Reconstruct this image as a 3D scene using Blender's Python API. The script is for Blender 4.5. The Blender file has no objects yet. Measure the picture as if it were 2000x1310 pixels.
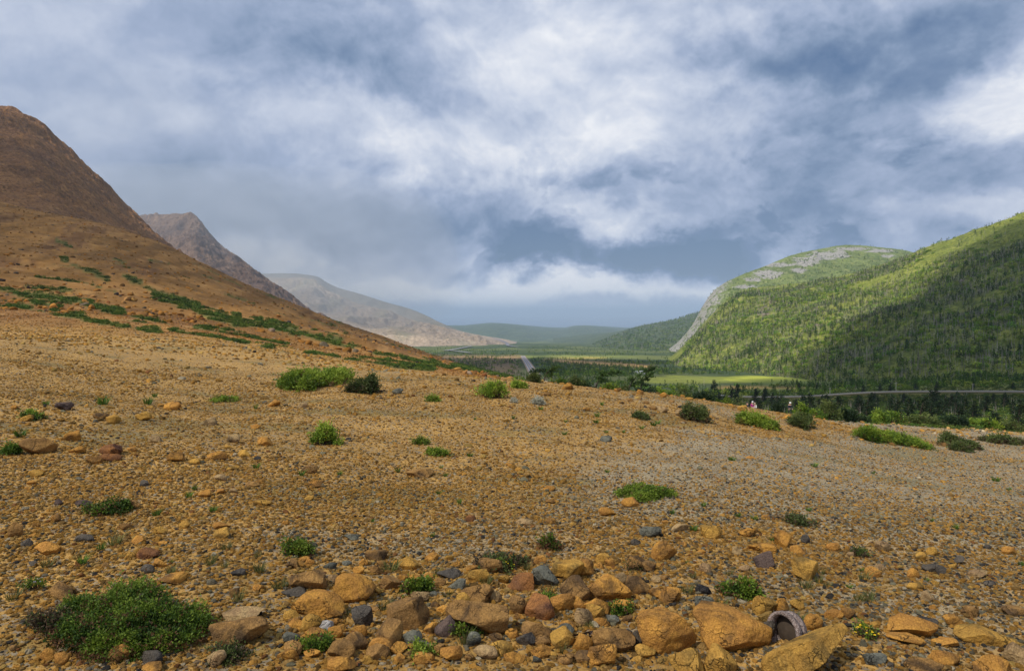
import bpy, bmesh, math, random
import numpy as np
from mathutils import Vector, Matrix, Euler

S = bpy.context.scene
C = S.collection
R = math.radians
# ------------------------------------------------------------------ camera
FX = 1333.0          # focal length in photo pixels (photo is 2000 wide)
HY = 612.0           # photo row of eye level
EYE = 1.7
cam = bpy.data.cameras.new('camera')
cam.sensor_width = 36.0
cam.lens = 36.0 * FX / 2000.0
cam.shift_y = -(655.0 - HY) / 2000.0
cam.clip_start = 0.05
cam.clip_end = 200000.0
co = bpy.data.objects.new('camera', cam)
co.location = (0, 0, EYE)
co.rotation_euler = (R(90), 0, 0)
C.objects.link(co)
S.camera = co

# ------------------------------------------------------------------ exposure
S.view_settings.view_transform = 'Standard'
S.view_settings.look = 'None'
S.view_settings.exposure = 0.0
S.view_settings.gamma = 1.0
S.render.engine = 'CYCLES'
S.cycles.use_denoising = True
S.cycles.denoiser = 'OPENIMAGEDENOISE'
S.cycles.denoising_input_passes = 'RGB_ALBEDO_NORMAL'
S.cycles.denoising_prefilter = 'ACCURATE'
S.cycles.max_bounces = 6
S.cycles.diffuse_bounces = 3
S.cycles.transparent_max_bounces = 8
S.cycles.volume_bounces = 0

# ------------------------------------------------------------------ sun
SUN_EL, SUN_AZ = R(50), R(-128)        # azimuth clockwise from +Y (straight ahead): behind and to the left
SUND = Vector((math.sin(SUN_AZ) * math.cos(SUN_EL), math.cos(SUN_AZ) * math.cos(SUN_EL), math.sin(SUN_EL)))
sl = bpy.data.lights.new('sun', 'SUN')
sl.energy = 4.3
sl.angle = R(0.5)
sl.color = (1.0, 0.93, 0.82)
so = bpy.data.objects.new('sun', sl)
so.rotation_euler = SUND.to_track_quat('Z', 'Y').to_euler()
C.objects.link(so)


# ------------------------------------------------------------------ node helper
class NT:
    def __init__(self, tree):
        self.t = tree
        self.n = tree.nodes
        self.l = tree.links

    def new(self, typ, **kw):
        nd = self.n.new(typ)
        for k, v in kw.items():
            setattr(nd, k, v)
        return nd

    def put(self, sock, v):
        if isinstance(v, bpy.types.NodeSocket):
            self.l.new(v, sock)
        elif v is not None:
            if hasattr(sock.default_value, '__len__') and not hasattr(v, '__len__'):
                sock.default_value = (v,) * len(sock.default_value)
            elif hasattr(v, '__len__') and len(sock.default_value) == 4 and len(v) == 3:
                sock.default_value = (*v, 1)
            else:
                sock.default_value = v

    def math(self, op, a, b=None, c=None, clamp=False):
        nd = self.new('ShaderNodeMath', operation=op, use_clamp=clamp)
        for i, v in enumerate((a, b, c)):
            if v is not None:
                self.put(nd.inputs[i], v)
        return nd.outputs[0]

    def vmath(self, op, a, b=None, scale=None):
        nd = self.new('ShaderNodeVectorMath', operation=op)
        self.put(nd.inputs[0], a)
        if b is not None:
            self.put(nd.inputs[1], b)
        if scale is not None:
            self.put(nd.inputs['Scale'], scale)
        return nd.outputs['Value'] if op in ('LENGTH', 'DOT_PRODUCT', 'DISTANCE') else nd.outputs[0]

    def noise(self, vec, scale, detail=4, rough=0.55, dist=0.0, color=False):
        nd = self.new('ShaderNodeTexNoise')
        self.put(nd.inputs['Vector'], vec)
        nd.inputs['Scale'].default_value = scale
        nd.inputs['Detail'].default_value = detail
        nd.inputs['Roughness'].default_value = rough
        nd.inputs['Distortion'].default_value = dist
        return nd.outputs['Color' if color else 'Fac']

    def maprange(self, v, a, b, c=0.0, d=1.0, smooth=True):
        nd = self.new('ShaderNodeMapRange')
        nd.interpolation_type = 'SMOOTHSTEP' if smooth else 'LINEAR'
        self.put(nd.inputs['Value'], v)
        for k, x in (('From Min', a), ('From Max', b), ('To Min', c), ('To Max', d)):
            nd.inputs[k].default_value = x
        return nd.outputs['Result']

    def mix(self, f, a, b, mode='MIX'):
        nd = self.new('ShaderNodeMix', data_type='RGBA', blend_type=mode)
        self.put(nd.inputs[0], f)
        self.put(nd.inputs[6], a)
        self.put(nd.inputs[7], b)
        return nd.outputs[2]

    def ramp(self, f, stops):
        nd = self.new('ShaderNodeValToRGB')
        e = nd.color_ramp.elements
        while len(e) < len(stops):
            e.new(0.5)
        for el, (p, c) in zip(e, stops):
            el.position = p
            el.color = (*c, 1)
        self.put(nd.inputs[0], f)
        return nd.outputs[0]

    def attr(self, name, typ='GEOMETRY', out='Fac'):
        nd = self.new('ShaderNodeAttribute', attribute_type=typ, attribute_name=name)
        return nd.outputs[out]


# ------------------------------------------------------------------ sky (clouds over a physical sky, all by direction)
W = bpy.data.worlds.new('World')
S.world = W
W.use_nodes = True
W.node_tree.nodes.clear()
w = NT(W.node_tree)
tc = w.new('ShaderNodeTexCoord').outputs['Generated']
sep = w.new('ShaderNodeSeparateXYZ')
w.put(sep.inputs[0], tc)
X, Y, Z = sep.outputs
az = w.math('ARCTAN2', X, Y)
el = w.math('ARCSINE', Z)
cmb = w.new('ShaderNodeCombineXYZ')
w.put(cmb.inputs[0], az)
w.put(cmb.inputs[1], el)
ae = cmb.outputs[0]
stretch = w.vmath('MULTIPLY', tc, (1.0, 1.0, 1.3))
w1 = w.vmath('SUBTRACT', w.noise(stretch, 3.2, 3, 0.5, color=True), (0.5, 0.5, 0.5))
w2 = w.vmath('SUBTRACT', w.noise(stretch, 9.0, 5, 0.6, color=True), (0.5, 0.5, 0.5))
wp = w.vmath('ADD', ae, w.vmath('MULTIPLY', w1, (0.16, 0.10, 0.0)))
wp = w.vmath('ADD', wp, w.vmath('MULTIPLY', w2, (0.16, 0.11, 0.0)))
w3 = w.vmath('SUBTRACT', w.noise(stretch, 30.0, 5, 0.6, color=True), (0.5, 0.5, 0.5))
wp = w.vmath('ADD', wp, w.vmath('MULTIPLY', w3, (0.035, 0.028, 0.0)))


def azel(px, py):
    x, z = (px - 1000) / FX, (HY - py) / FX
    return math.atan(x), math.atan(z / math.sqrt(1 + x * x))


CLOUDS = [  # px, py, rx, ry, tilt (deg), amount
    (100, 60, 420, 170, 0, .10), (250, 330, 330, 160, -10, -.10), (480, 110, 200, 150, -30, -.22),
    (560, 60, 160, 90, 0, -.12), (650, 235, 170, 70, -25, .24), (420, 215, 120, 60, 0, .14),
    (830, 295, 140, 60, -10, .17), (970, 270, 150, 100, 0, .08), (780, 150, 130, 90, -40, -.16), (930, 110, 170, 90, 0, .04), (1010, 300, 150, 50, 0, .12),
    (1060, 235, 180, 110, 0, .08), (1200, 215, 170, 80, -15, .22),
    (690, 425, 330, 50, 0, -.24), (800, 470, 200, 50, 0, -.12), (430, 420, 260, 60, 0, -.10),
    (1300, 20, 360, 60, 5, .10), (1500, 150, 400, 65, 3, -.30), (1560, 195, 170, 50, 0, -.14), (1850, 120, 300, 70, -5, -.16),
    (1380, 205, 170, 40, -14, .22), (1985, 165, 130, 60, 20, .34), (1800, 225, 200, 50, 0, .10), (1650, 60, 260, 40, 0, .08),
    (1640, 330, 260, 90, 0, -.26), (1500, 400, 420, 60, 0, -.14), (1420, 350, 110, 40, 0, .08), (1300, 320, 130, 60, 0, -.06), (1820, 405, 75, 30, 0, .22),
    (1990, 390, 60, 30, 0, .2), (1700, 480, 360, 60, 0, -.14), (1180, 420, 60, 34, 0, .26), (1250, 425, 80, 40, 0, .12),
    (1310, 470, 120, 36, 10, -.38), (1390, 505, 120, 34, 10, -.55), (1100, 460, 150, 40, 0, -.14),
    (1030, 490, 90, 30, -4, -.46), (1140, 500, 70, 22, 0, -.16), (1010, 552, 230, 24, 0, .16), (1250, 550, 200, 24, 0, .18),
    (1360, 545, 90, 26, 0, .12), (1250, 480, 260, 34, 6, -.22), (560, 495, 110, 36, 0, .30), (740, 545, 170, 24, 0, .18), (990, 580, 60, 12, 0, .3),
    (1000, 596, 420, 13, 0, -.10), (1300, 590, 160, 12, 0, -.12), (620, 560, 200, 30, 0, .12),
]
acc = None
for px, py, rx, ry, tilt, amt in CLOUDS:
    a0, e0 = azel(px, py)
    mp = w.new('ShaderNodeMapping', vector_type='TEXTURE')
    mp.inputs['Location'].default_value = (a0, e0, 0)
    mp.inputs['Rotation'].default_value = (0, 0, R(tilt))
    mp.inputs['Scale'].default_value = (rx * 1.25 / FX, ry * 1.25 / FX, 1)
    w.put(mp.inputs[0], wp)
    ln = w.vmath('LENGTH', mp.outputs[0])
    v = w.maprange(ln, 1.25, 0.25, 0.0, amt if amt > 0 else amt * .85)
    acc = v if acc is None else w.math('ADD', acc, v)
# billows: cloud deck texture seen in perspective
den = w.math('ADD', w.math('MAXIMUM', Z, 0.0), 0.55)
dk = w.vmath('SCALE', tc, scale=w.math('DIVIDE', 1.0, den))
b1 = w.math('SUBTRACT', w.noise(w.vmath('ADD', dk, w.vmath('SCALE', w1, scale=0.25)), 5.0, 9, 0.56, 0.2), 0.5)
b2 = w.math('SUBTRACT', w.noise(w.vmath('ADD', stretch, w.vmath('SCALE', w2, scale=0.12)), 14.0, 8, 0.60, 0.2), 0.5)
vb = w.new('ShaderNodeTexVoronoi', feature='SMOOTH_F1')
vb.inputs['Scale'].default_value = 7.5
vb.inputs['Detail'].default_value = 3.0
vb.inputs['Roughness'].default_value = 0.45
vb.inputs['Smoothness'].default_value = 0.55
w.put(vb.inputs['Vector'], w.vmath('ADD', stretch, w.vmath('SCALE', w2, scale=0.16)))
b3 = w.math('SUBTRACT', 0.42, vb.outputs['Distance'])


def relief(scale, up, detail, k):
    """lit tops and shaded undersides: cloud density here less the density a little higher up"""
    p0 = w.vmath('ADD', w.vmath('MULTIPLY', tc, (1.0, 1.0, 1.2)), w.vmath('SCALE', w1, scale=0.14))
    a_ = w.noise(p0, scale, detail, 0.55, 0.25)
    b_ = w.noise(w.vmath('ADD', p0, (0.0, 0.0, up)), scale, detail, 0.55, 0.25)
    return w.math('MULTIPLY', w.math('SUBTRACT', a_, b_), k)


rl = w.math('ADD', relief(3.6, 0.065, 10, 0.85), relief(10.0, 0.022, 9, 0.62))
rl = w.math('ADD', rl, relief(24.0, 0.010, 6, 0.22))
rl = w.math('MULTIPLY', rl, w.maprange(az, -0.62, -0.12, 0.40, 1.0))
far = w.maprange(el, 0.0, 0.09, 0.45, 1.0)
bb = w.math('MULTIPLY', w.math('ADD', rl, w.math('ADD', w.math('MULTIPLY', b3, 0.18), w.math('ADD', w.math('MULTIPLY', b1, 0.36), w.math('MULTIPLY', b2, 0.22)))), far)
pc = w.vmath('ADD', w.vmath('MULTIPLY', tc, (1.0, 1.0, 1.5)), w.vmath('SCALE', w1, scale=0.16))
cr1 = w.math('MULTIPLY', w.maprange(w.noise(pc, 4.6, 9, 0.56, 0.1), 0.46, 0.60), 0.12)
cr2 = w.math('MULTIPLY', w.maprange(w.noise(w.vmath('ADD', pc, (3.1, 1.7, 0.4)), 8.0, 9, 0.56, 0.1), 0.54, 0.62), -0.20)
lowband = w.math('MULTIPLY', w.maprange(el, 0.02, 0.06), w.maprange(el, 0.30, 0.16))
cr2 = w.math('MULTIPLY', cr2, lowband)
crisp = w.math('MULTIPLY', w.math('ADD', cr1, cr2), w.maprange(az, -0.62, -0.12, 0.35, 1.0))
br = w.math('ADD', w.math('ADD', w.math('ADD', w.math('ADD', acc, 0.63), w.maprange(el, 0.085, 0.015, 0.0, 0.20)), crisp), bb)
cloud = w.ramp(br, [(0.0, (.110, .185, .335)), (0.25, (.215, .300, .455)), (0.5, (.375, .455, .625)), (0.75, (.605, .665, .795)), (1.05 / 1.05, (.88, .90, .95))])
sky = w.new('ShaderNodeTexSky', sky_type='NISHITA')
sky.sun_disc = False
sky.sun_elevation = SUN_EL
sky.sun_rotation = SUN_AZ
SKY_K = 0.10
gap = w.maprange(br, 0.02, 0.22, 0.55, 0.0)            # blue shows through where the deck is thinnest
cl10 = w.vmath('SCALE', cloud, scale=1.0 / SKY_K)
mixed = w.mix(w.math('MULTIPLY', gap, 0.3), cl10, sky.outputs[0])
bg = w.new('ShaderNodeBackground')
w.put(bg.inputs['Color'], mixed)
bg.inputs['Strength'].default_value = SKY_K
wo = w.new('ShaderNodeOutputWorld')
w.put(wo.inputs['Surface'], bg.outputs[0])
W.cycles.sampling_method = 'MANUAL'
W.cycles.sample_map_resolution = 512


# ------------------------------------------------------------------ numpy helpers
def _hash(ix, iy, iz, seed):
    h = (ix.astype(np.int64) * 374761393 + iy.astype(np.int64) * 668265263 + iz.astype(np.int64) * 2147483647 + seed * 974711) & 0xFFFFFFFF
    h = ((h ^ (h >> 13)) * 1274126177) & 0xFFFFFFFF
    h = ((h ^ (h >> 16)) * 2246822519) & 0xFFFFFFFF
    return ((h ^ (h >> 15)) & 0xFFFFFF) / float(0xFFFFFF) * 2 - 1


def vnoise(p, seed=0):
    """value noise, p (N,3) -> (N,) in -1..1"""
    f = np.floor(p)
    t = p - f
    t = t * t * t * (t * (t * 6 - 15) + 10)
    i = f.astype(np.int64)
    r = 0
    for dx in (0, 1):
        wx = t[:, 0] if dx else 1 - t[:, 0]
        for dy in (0, 1):
            wy = t[:, 1] if dy else 1 - t[:, 1]
            for dz in (0, 1):
                wz = t[:, 2] if dz else 1 - t[:, 2]
                r = r + _hash(i[:, 0] + dx, i[:, 1] + dy, i[:, 2] + dz, seed) * wx * wy * wz
    return r


def fbm(p, octs=5, gain=0.5, lac=2.03, seed=0, ridged=False):
    a, s, r, tot = 1.0, 1.0, 0.0, 0.0
    for o in range(octs):
        n = vnoise(p * s + o * 17.3, seed + o)
        if ridged:
            n = 1 - 2 * np.abs(n)
        r = r + a * n
        tot += a
        a *= gain
        s *= lac
    return r / tot


def interp_rows(xk, zk, x):
    """monotone cubic (pchip) of knots xk (K,), zk (K,...) at x (N,)"""
    xk = np.asarray(xk, float)
    zk = np.asarray(zk, float)
    h = np.diff(xk)
    d = np.diff(zk, axis=0) / h.reshape(-1, *([1] * (zk.ndim - 1)))
    m = np.zeros_like(zk)
    m[0], m[-1] = d[0], d[-1]
    for k in range(1, len(xk) - 1):
        a, b = d[k - 1], d[k]
        w1, w2 = 2 * h[k] + h[k - 1], h[k] + 2 * h[k - 1]
        with np.errstate(divide='ignore', invalid='ignore'):
            mm = (w1 + w2) / (w1 / a + w2 / b)
        m[k] = np.where(a * b > 0, mm, 0)
    j = np.clip(np.searchsorted(xk, x) - 1, 0, len(xk) - 2)
    t = np.clip((x - xk[j]) / h[j], 0, 1)
    sh = (-1, *([1] * (zk.ndim - 1)))
    t = t.reshape(sh)
    hh = h[j].reshape(sh)
    return ((2 * t**3 - 3 * t**2 + 1) * zk[j] + (t**3 - 2 * t**2 + t) * hh * m[j] + (-2 * t**3 + 3 * t**2) * zk[j + 1] + (t**3 - t**2) * hh * m[j + 1])


def mk_mesh(name, V, F, smooth=True):
    V = np.asarray(V, np.float32)
    F = np.asarray(F, np.int32)
    me = bpy.data.meshes.new(name)
    me.vertices.add(len(V))
    me.vertices.foreach_set('co', V.ravel())
    k = F.shape[1]
    me.loops.add(F.size)
    me.loops.foreach_set('vertex_index', F.ravel())
    me.polygons.add(len(F))
    me.polygons.foreach_set('loop_start', np.arange(0, F.size, k, dtype=np.int32))
    me.update(calc_edges=True)
    if smooth:
        me.polygons.foreach_set('use_smooth', np.ones(len(F), bool))
    return me


def add_attr(me, name, typ, data):
    a = me.attributes.new(name, typ, 'POINT')
    d = np.asarray(data, np.int32 if typ == 'INT' else np.float32)
    a.data.foreach_set({'FLOAT': 'value', 'INT': 'value', 'FLOAT_VECTOR': 'vector', 'FLOAT_COLOR': 'color'}[typ], d.ravel())


def rgba(c):
    c = np.asarray(c, float)
    return np.concatenate([c, np.ones((len(c), 1))], 1)


def link(name, me, mat=None, parent=None, loc=(0, 0, 0)):
    o = bpy.data.objects.new(name, me)
    if mat:
        me.materials.append(mat)
    C.objects.link(o)
    o.location = loc
    if parent:
        o.parent = parent
    return o


def tag(o, label, cat, group=None):
    o['label'] = label
    o['category'] = cat
    if group:
        o['group'] = group
    return o


def grid_faces(nr, nc):
    i = np.arange(nr * nc).reshape(nr, nc)
    return np.stack([i[:-1, :-1], i[:-1, 1:], i[1:, 1:], i[1:, :-1]], -1).reshape(-1, 4)


def P(px, py, d):
    return np.array(((px - 1000) / FX * d, d, EYE + (HY - py) / FX * d))


def sstep(a, b, x):
    t = np.clip((x - a) / (b - a), 0, 1)
    return t * t * (3 - 2 * t)


def polydist(px, py, pts):
    """distance of points to a polyline (photo pixels along the ground's own grid)"""
    best = np.full(px.shape, 1e9)
    for (x0, y0), (x1, y1) in zip(pts[:-1], pts[1:]):
        dx, dy = x1 - x0, y1 - y0
        t = np.clip(((px - x0) * dx + (py - y0) * dy) / (dx * dx + dy * dy + 1e-9), 0, 1)
        best = np.minimum(best, np.hypot(px - x0 - t * dx, py - y0 - t * dy))
    return best


# ------------------------------------------------------------------ materials
def material(name):
    m = bpy.data.materials.new(name)
    m.use_nodes = True
    m.node_tree.nodes.clear()
    n = NT(m.node_tree)
    b = n.new('ShaderNodeBsdfPrincipled')
    o = n.new('ShaderNodeOutputMaterial')
    n.put(o.inputs['Surface'], b.outputs[0])
    b.inputs['Roughness'].default_value = 0.95
    b.inputs['Specular IOR Level'].default_value = 0.06
    return m, n, b, o


def bump(n, b, h, dist, strength=1.0):
    bp = n.new('ShaderNodeBump')
    bp.inputs['Distance'].default_value = dist
    bp.inputs['Strength'].default_value = strength
    n.put(bp.inputs['Height'], h)
    n.put(b.inputs['Normal'], bp.outputs[0])


def plain(name, col, rough=0.8, spec=0.2, var=0.0, scale=8.0):
    m, n, b, o = material(name)
    if var:
        t = n.new('ShaderNodeTexCoord').outputs['Object']
        f = n.noise(t, scale, 4)
        n.put(b.inputs['Base Color'], n.mix(f, tuple(c * (1 - var) for c in col), tuple(min(1, c * (1 + var)) for c in col)))
    else:
        n.put(b.inputs['Base Color'], col)
    b.inputs['Roughness'].default_value = rough
    b.inputs['Specular IOR Level'].default_value = spec
    return m


# ground: vertex 'tint' carries what covers each spot; noise breaks it into stones and soil
def ground_material():
    m, n, b, o = material('gravel_ground')
    pos = n.new('ShaderNodeNewGeometry').outputs['Position']
    tint = n.attr('tint', out='Color')
    veg = n.attr('veg')
    wide = n.attr('wide')                                 # 0 close gravel, 1 far slopes and valley
    n1 = n.noise(pos, 28.0, 6, 0.7)
    n2 = n.noise(pos, 2.2, 5, 0.6)
    n3 = n.noise(pos, 0.33, 6, 0.65)
    n4 = n.noise(pos, 0.035, 7, 0.68)
    near = n.math('ADD', n.math('MULTIPLY', n1, 0.9), n.math('MULTIPLY', n2, 0.5))
    farv = n.math('ADD', n.math('MULTIPLY', n3, 0.8), n.math('MULTIPLY', n4, 0.8))
    f = n.math('ADD', n.math('MULTIPLY', near, n.math('SUBTRACT', 1.0, wide)), n.math('MULTIPLY', farv, wide))
    k = n.maprange(f, 0.45, 1.05, 0.45, 1.5, smooth=False)
    col = n.vmath('SCALE', tint, scale=k)
    # grey and dark pebble colours inside the soil
    vor = n.new('ShaderNodeTexVoronoi')
    n.put(vor.inputs['Vector'], pos)
    vor.inputs['Scale'].default_value = 38.0
    hs = n.new('ShaderNodeSeparateColor')
    n.put(hs.inputs[0], vor.outputs['Color'])
    gm = n.math('MULTIPLY', n.math('GREATER_THAN', hs.outputs[0], 0.72), n.math('SUBTRACT', 1.0, n.math('MAXIMUM', wide, veg)))
    gcol = n.ramp(hs.outputs[1], [(0, (.05, .05, .05)), (.5, (.17, .15, .12)), (1, (.30, .26, .19))])
    col = n.mix(n.math('MULTIPLY', gm, 0.75), col, gcol)
    n.put(b.inputs['Base Color'], col)
    h = n.math('ADD', n.math('MULTIPLY', n1, 0.012), n.math('MULTIPLY', n2, 0.05))
    h = n.math('ADD', h, n.math('MULTIPLY', n.math('MULTIPLY', n3, wide), 0.8))
    bump(n, b, h, 1.0, 0.9)
    b.inputs['Specular IOR Level'].default_value = 0.1
    return m


def hill_material(name, base, dark, light, rock=None, fs=0.02, bumpd=6.0, streak=None):
    m, n, b, o = material(name)
    pos = n.new('ShaderNodeNewGeometry').outputs['Position']
    n1 = n.noise(pos, fs, 8, 0.66)
    n2 = n.noise(pos, fs * 7, 6, 0.7)
    n3 = n.noise(pos, fs * 30, 4, 0.7)
    col = n.mix(n.maprange(n1, 0.36, 0.66), dark, base)
    col = n.mix(n.maprange(n2, 0.45, 0.72), col, light)
    col = n.mix(n.math('MULTIPLY', n.maprange(n3, 0.50, 0.64), 0.7), col, tuple(c * 0.42 for c in dark))
    col = n.mix(n.math('MULTIPLY', n.maprange(n3, 0.46, 0.34), 0.5), col, light)
    if streak:
        st = n.noise(n.vmath('MULTIPLY', pos, streak[1]), 1.0, 5, 0.6)
        col = n.mix(n.math('MULTIPLY', n.maprange(st, 0.48, 0.7), streak[2]), col, streak[0])
    if rock:
        r = n.attr('rock')
        rc = n.mix(n.maprange(n3, 0.35, 0.65), tuple(c * 0.45 for c in rock), rock)
        col = n.mix(n.maprange(n.math('ADD', r, n.math('MULTIPLY', n.math('SUBTRACT', n2, 0.5), 1.6)), 0.45, 0.6), col, rc)
    n.put(b.inputs['Base Color'], col)
    h = n.math('ADD', n.math('MULTIPLY', n2, 1.0), n.math('MULTIPLY', n3, 0.35))
    bump(n, b, h, bumpd, 0.8)
    b.inputs['Specular IOR Level'].default_value = 0.05
    return m


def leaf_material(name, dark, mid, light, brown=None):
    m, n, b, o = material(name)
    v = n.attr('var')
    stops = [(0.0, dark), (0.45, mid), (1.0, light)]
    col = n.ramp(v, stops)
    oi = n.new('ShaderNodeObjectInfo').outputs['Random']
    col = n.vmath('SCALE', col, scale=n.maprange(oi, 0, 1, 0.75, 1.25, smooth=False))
    if brown:
        col = n.mix(n.math('GREATER_THAN', n.attr('dry'), 0.5), col, brown)
    n.put(b.inputs['Base Color'], col)
    b.inputs['Roughness'].default_value = 0.6
    b.inputs['Specular IOR Level'].default_value = 0.25
    tr = n.new('ShaderNodeBsdfTranslucent')
    n.put(tr.inputs['Color'], col)
    mx = n.new('ShaderNodeMixShader')
    mx.inputs[0].default_value = 0.3
    n.put(mx.inputs[1], b.outputs[0])
    n.put(mx.inputs[2], tr.outputs[0])
    n.put(o.inputs['Surface'], mx.outputs[0])
    return m


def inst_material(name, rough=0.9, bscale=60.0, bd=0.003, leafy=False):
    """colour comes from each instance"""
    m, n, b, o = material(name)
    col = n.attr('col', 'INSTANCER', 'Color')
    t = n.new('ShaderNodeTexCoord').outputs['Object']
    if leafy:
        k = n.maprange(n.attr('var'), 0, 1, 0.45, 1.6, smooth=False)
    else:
        nz = n.noise(t, 3.0, 5, 0.65)
        k = n.maprange(nz, 0.25, 0.75, 0.6, 1.35, smooth=False)
        bump(n, b, n.noise(t, 7.0, 4, 0.7), 0.12, 0.7)
    n.put(b.inputs['Base Color'], n.vmath('SCALE', col, scale=k))
    b.inputs['Roughness'].default_value = rough
    b.inputs['Specular IOR Level'].default_value = 0.06
    return m


ROCK_COL = {  # main, second, stain
    'o': ((.54, .272, .057), (.38, .185, .048), (.12, .070, .032)),
    'y': ((.51, .290, .064), (.39, .215, .050), (.14, .095, .035)),
    'b': ((.36, .200, .066), (.23, .130, .050), (.055, .040, .028)),
    'd': ((.088, .078, .066), (.125, .105, .082), (.025, .025, .028)),
    'g': ((.190, .185, .140), (.130, .130, .105), (.060, .060, .050)),
    'r': ((.340, .150, .050), (.200, .095, .045), (.060, .030, .025)),
    'p': ((.150, .105, .085), (.100, .075, .065), (.040, .030, .030)),
    't': ((.45, .310, .145), (.30, .190, .095), (.13, .090, .050)),
    'w': ((.42, .400, .380), (.30, .280, .260), (.12, .110, .100)),
}
RM = {}
for _k, (c1, c2, c3) in ROCK_COL.items():
    m, n, b, o = material('rock_' + {'o': 'orange', 'y': 'ochre', 'b': 'brown', 'd': 'dark_grey', 'g': 'grey_green', 'r': 'red_brown', 'p': 'purple', 't': 'tan', 'w': 'pale'}[_k])
    t = n.new('ShaderNodeTexCoord').outputs['Object']
    oi = n.new('ShaderNodeObjectInfo').outputs['Random']
    t = n.vmath('ADD', t, n.vmath('SCALE', (9.0, 5.0, 7.0), scale=oi))
    a = n.noise(t, 9.0, 6, 0.62, 0.6)
    bb_ = n.noise(t, 4.5, 5, 0.6, 1.0)
    c_ = n.noise(t, 120.0, 3, 0.6)
    col = n.mix(n.maprange(a, 0.35, 0.65), c2, c1)
    col = n.mix(n.math('MULTIPLY', n.maprange(bb_, 0.48, 0.64), 0.8), col, c3)
    col = n.vmath('SCALE', col, scale=n.maprange(c_, 0.3, 0.7, 0.62, 1.30, smooth=False))
    col = n.vmath('SCALE', col, scale=n.maprange(oi, 0, 1, 0.85, 1.12, smooth=False))
    wv = n.new('ShaderNodeTexVoronoi', feature='DISTANCE_TO_EDGE')
    wv.inputs['Scale'].default_value = 5.0
    n.put(wv.inputs['Vector'], n.vmath('ADD', t, n.vmath('SCALE', n.noise(t, 6.0, 4, 0.6, color=True), scale=0.35)))
    crack = n.maprange(wv.outputs['Distance'], 0.0, 0.024, 1.0, 0.0)
    crack = n.math('MULTIPLY', crack, n.maprange(n.noise(t, 3.0, 2), 0.44, 0.54))
    col = n.mix(n.math('MULTIPLY', crack, 0.8), col, tuple(c * 0.5 for c in c3))
    n.put(b.inputs['Base Color'], col)
    pit = n.noise(t, 55.0, 4, 0.65)
    h = n.math('ADD', n.math('MULTIPLY', n.noise(t, 16.0, 6, 0.7), 0.034), n.math('ADD', n.math('MULTIPLY', c_, 0.003), n.math('MULTIPLY', pit, 0.010)))
    h = n.math('SUBTRACT', h, n.math('MULTIPLY', crack, 0.01))
    bump(n, b, h, 1.0, 0.9)
    RM[_k] = m

M_GROUND = ground_material()
M_PEBBLE = inst_material('pebble')
M_INSTLEAF = inst_material('instanced_foliage', 0.8, leafy=True)
M_JUNIPER = leaf_material('juniper_leaf', (.012, .028, .006), (.070, .135, .015), (.22, .30, .032), (.15, .075, .035))
M_MAT = leaf_material('mat_leaf', (.05, .09, .012), (.14, .22, .022), (.30, .38, .045), (.15, .09, .04))
M_WILLOW = leaf_material('willow_leaf', (.022, .038, .012), (.065, .095, .025), (.14, .17, .045), (.10, .07, .04))
M_SPRUCE = leaf_material('spruce_needle', (.007, .017, .009), (.016, .036, .016), (.040, .070, .024))
M_LARCH = leaf_material('larch_needle', (.016, .035, .010), (.045, .085, .020), (.09, .15, .035))
M_GRASS = leaf_material('grass_blade', (.06, .075, .02), (.12, .14, .035), (.28, .22, .10))
M_FRESHGRASS = leaf_material('fresh_grass_blade', (.04, .08, .012), (.09, .17, .02), (.18, .27, .04))
M_LICHEN = leaf_material('lichen_leaf', (.20, .20, .14), (.42, .41, .31), (.62, .60, .48))
M_TWIG = plain('twig', (.10, .075, .055), var=0.4, scale=30)
M_BARK = plain('bark', (.09, .07, .055), var=0.5, scale=12)
M_YELLOW = plain('yellow_petal', (.75, .52, .02))
M_WHITEPETAL = plain('pale_petal', (.70, .62, .72))

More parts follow.
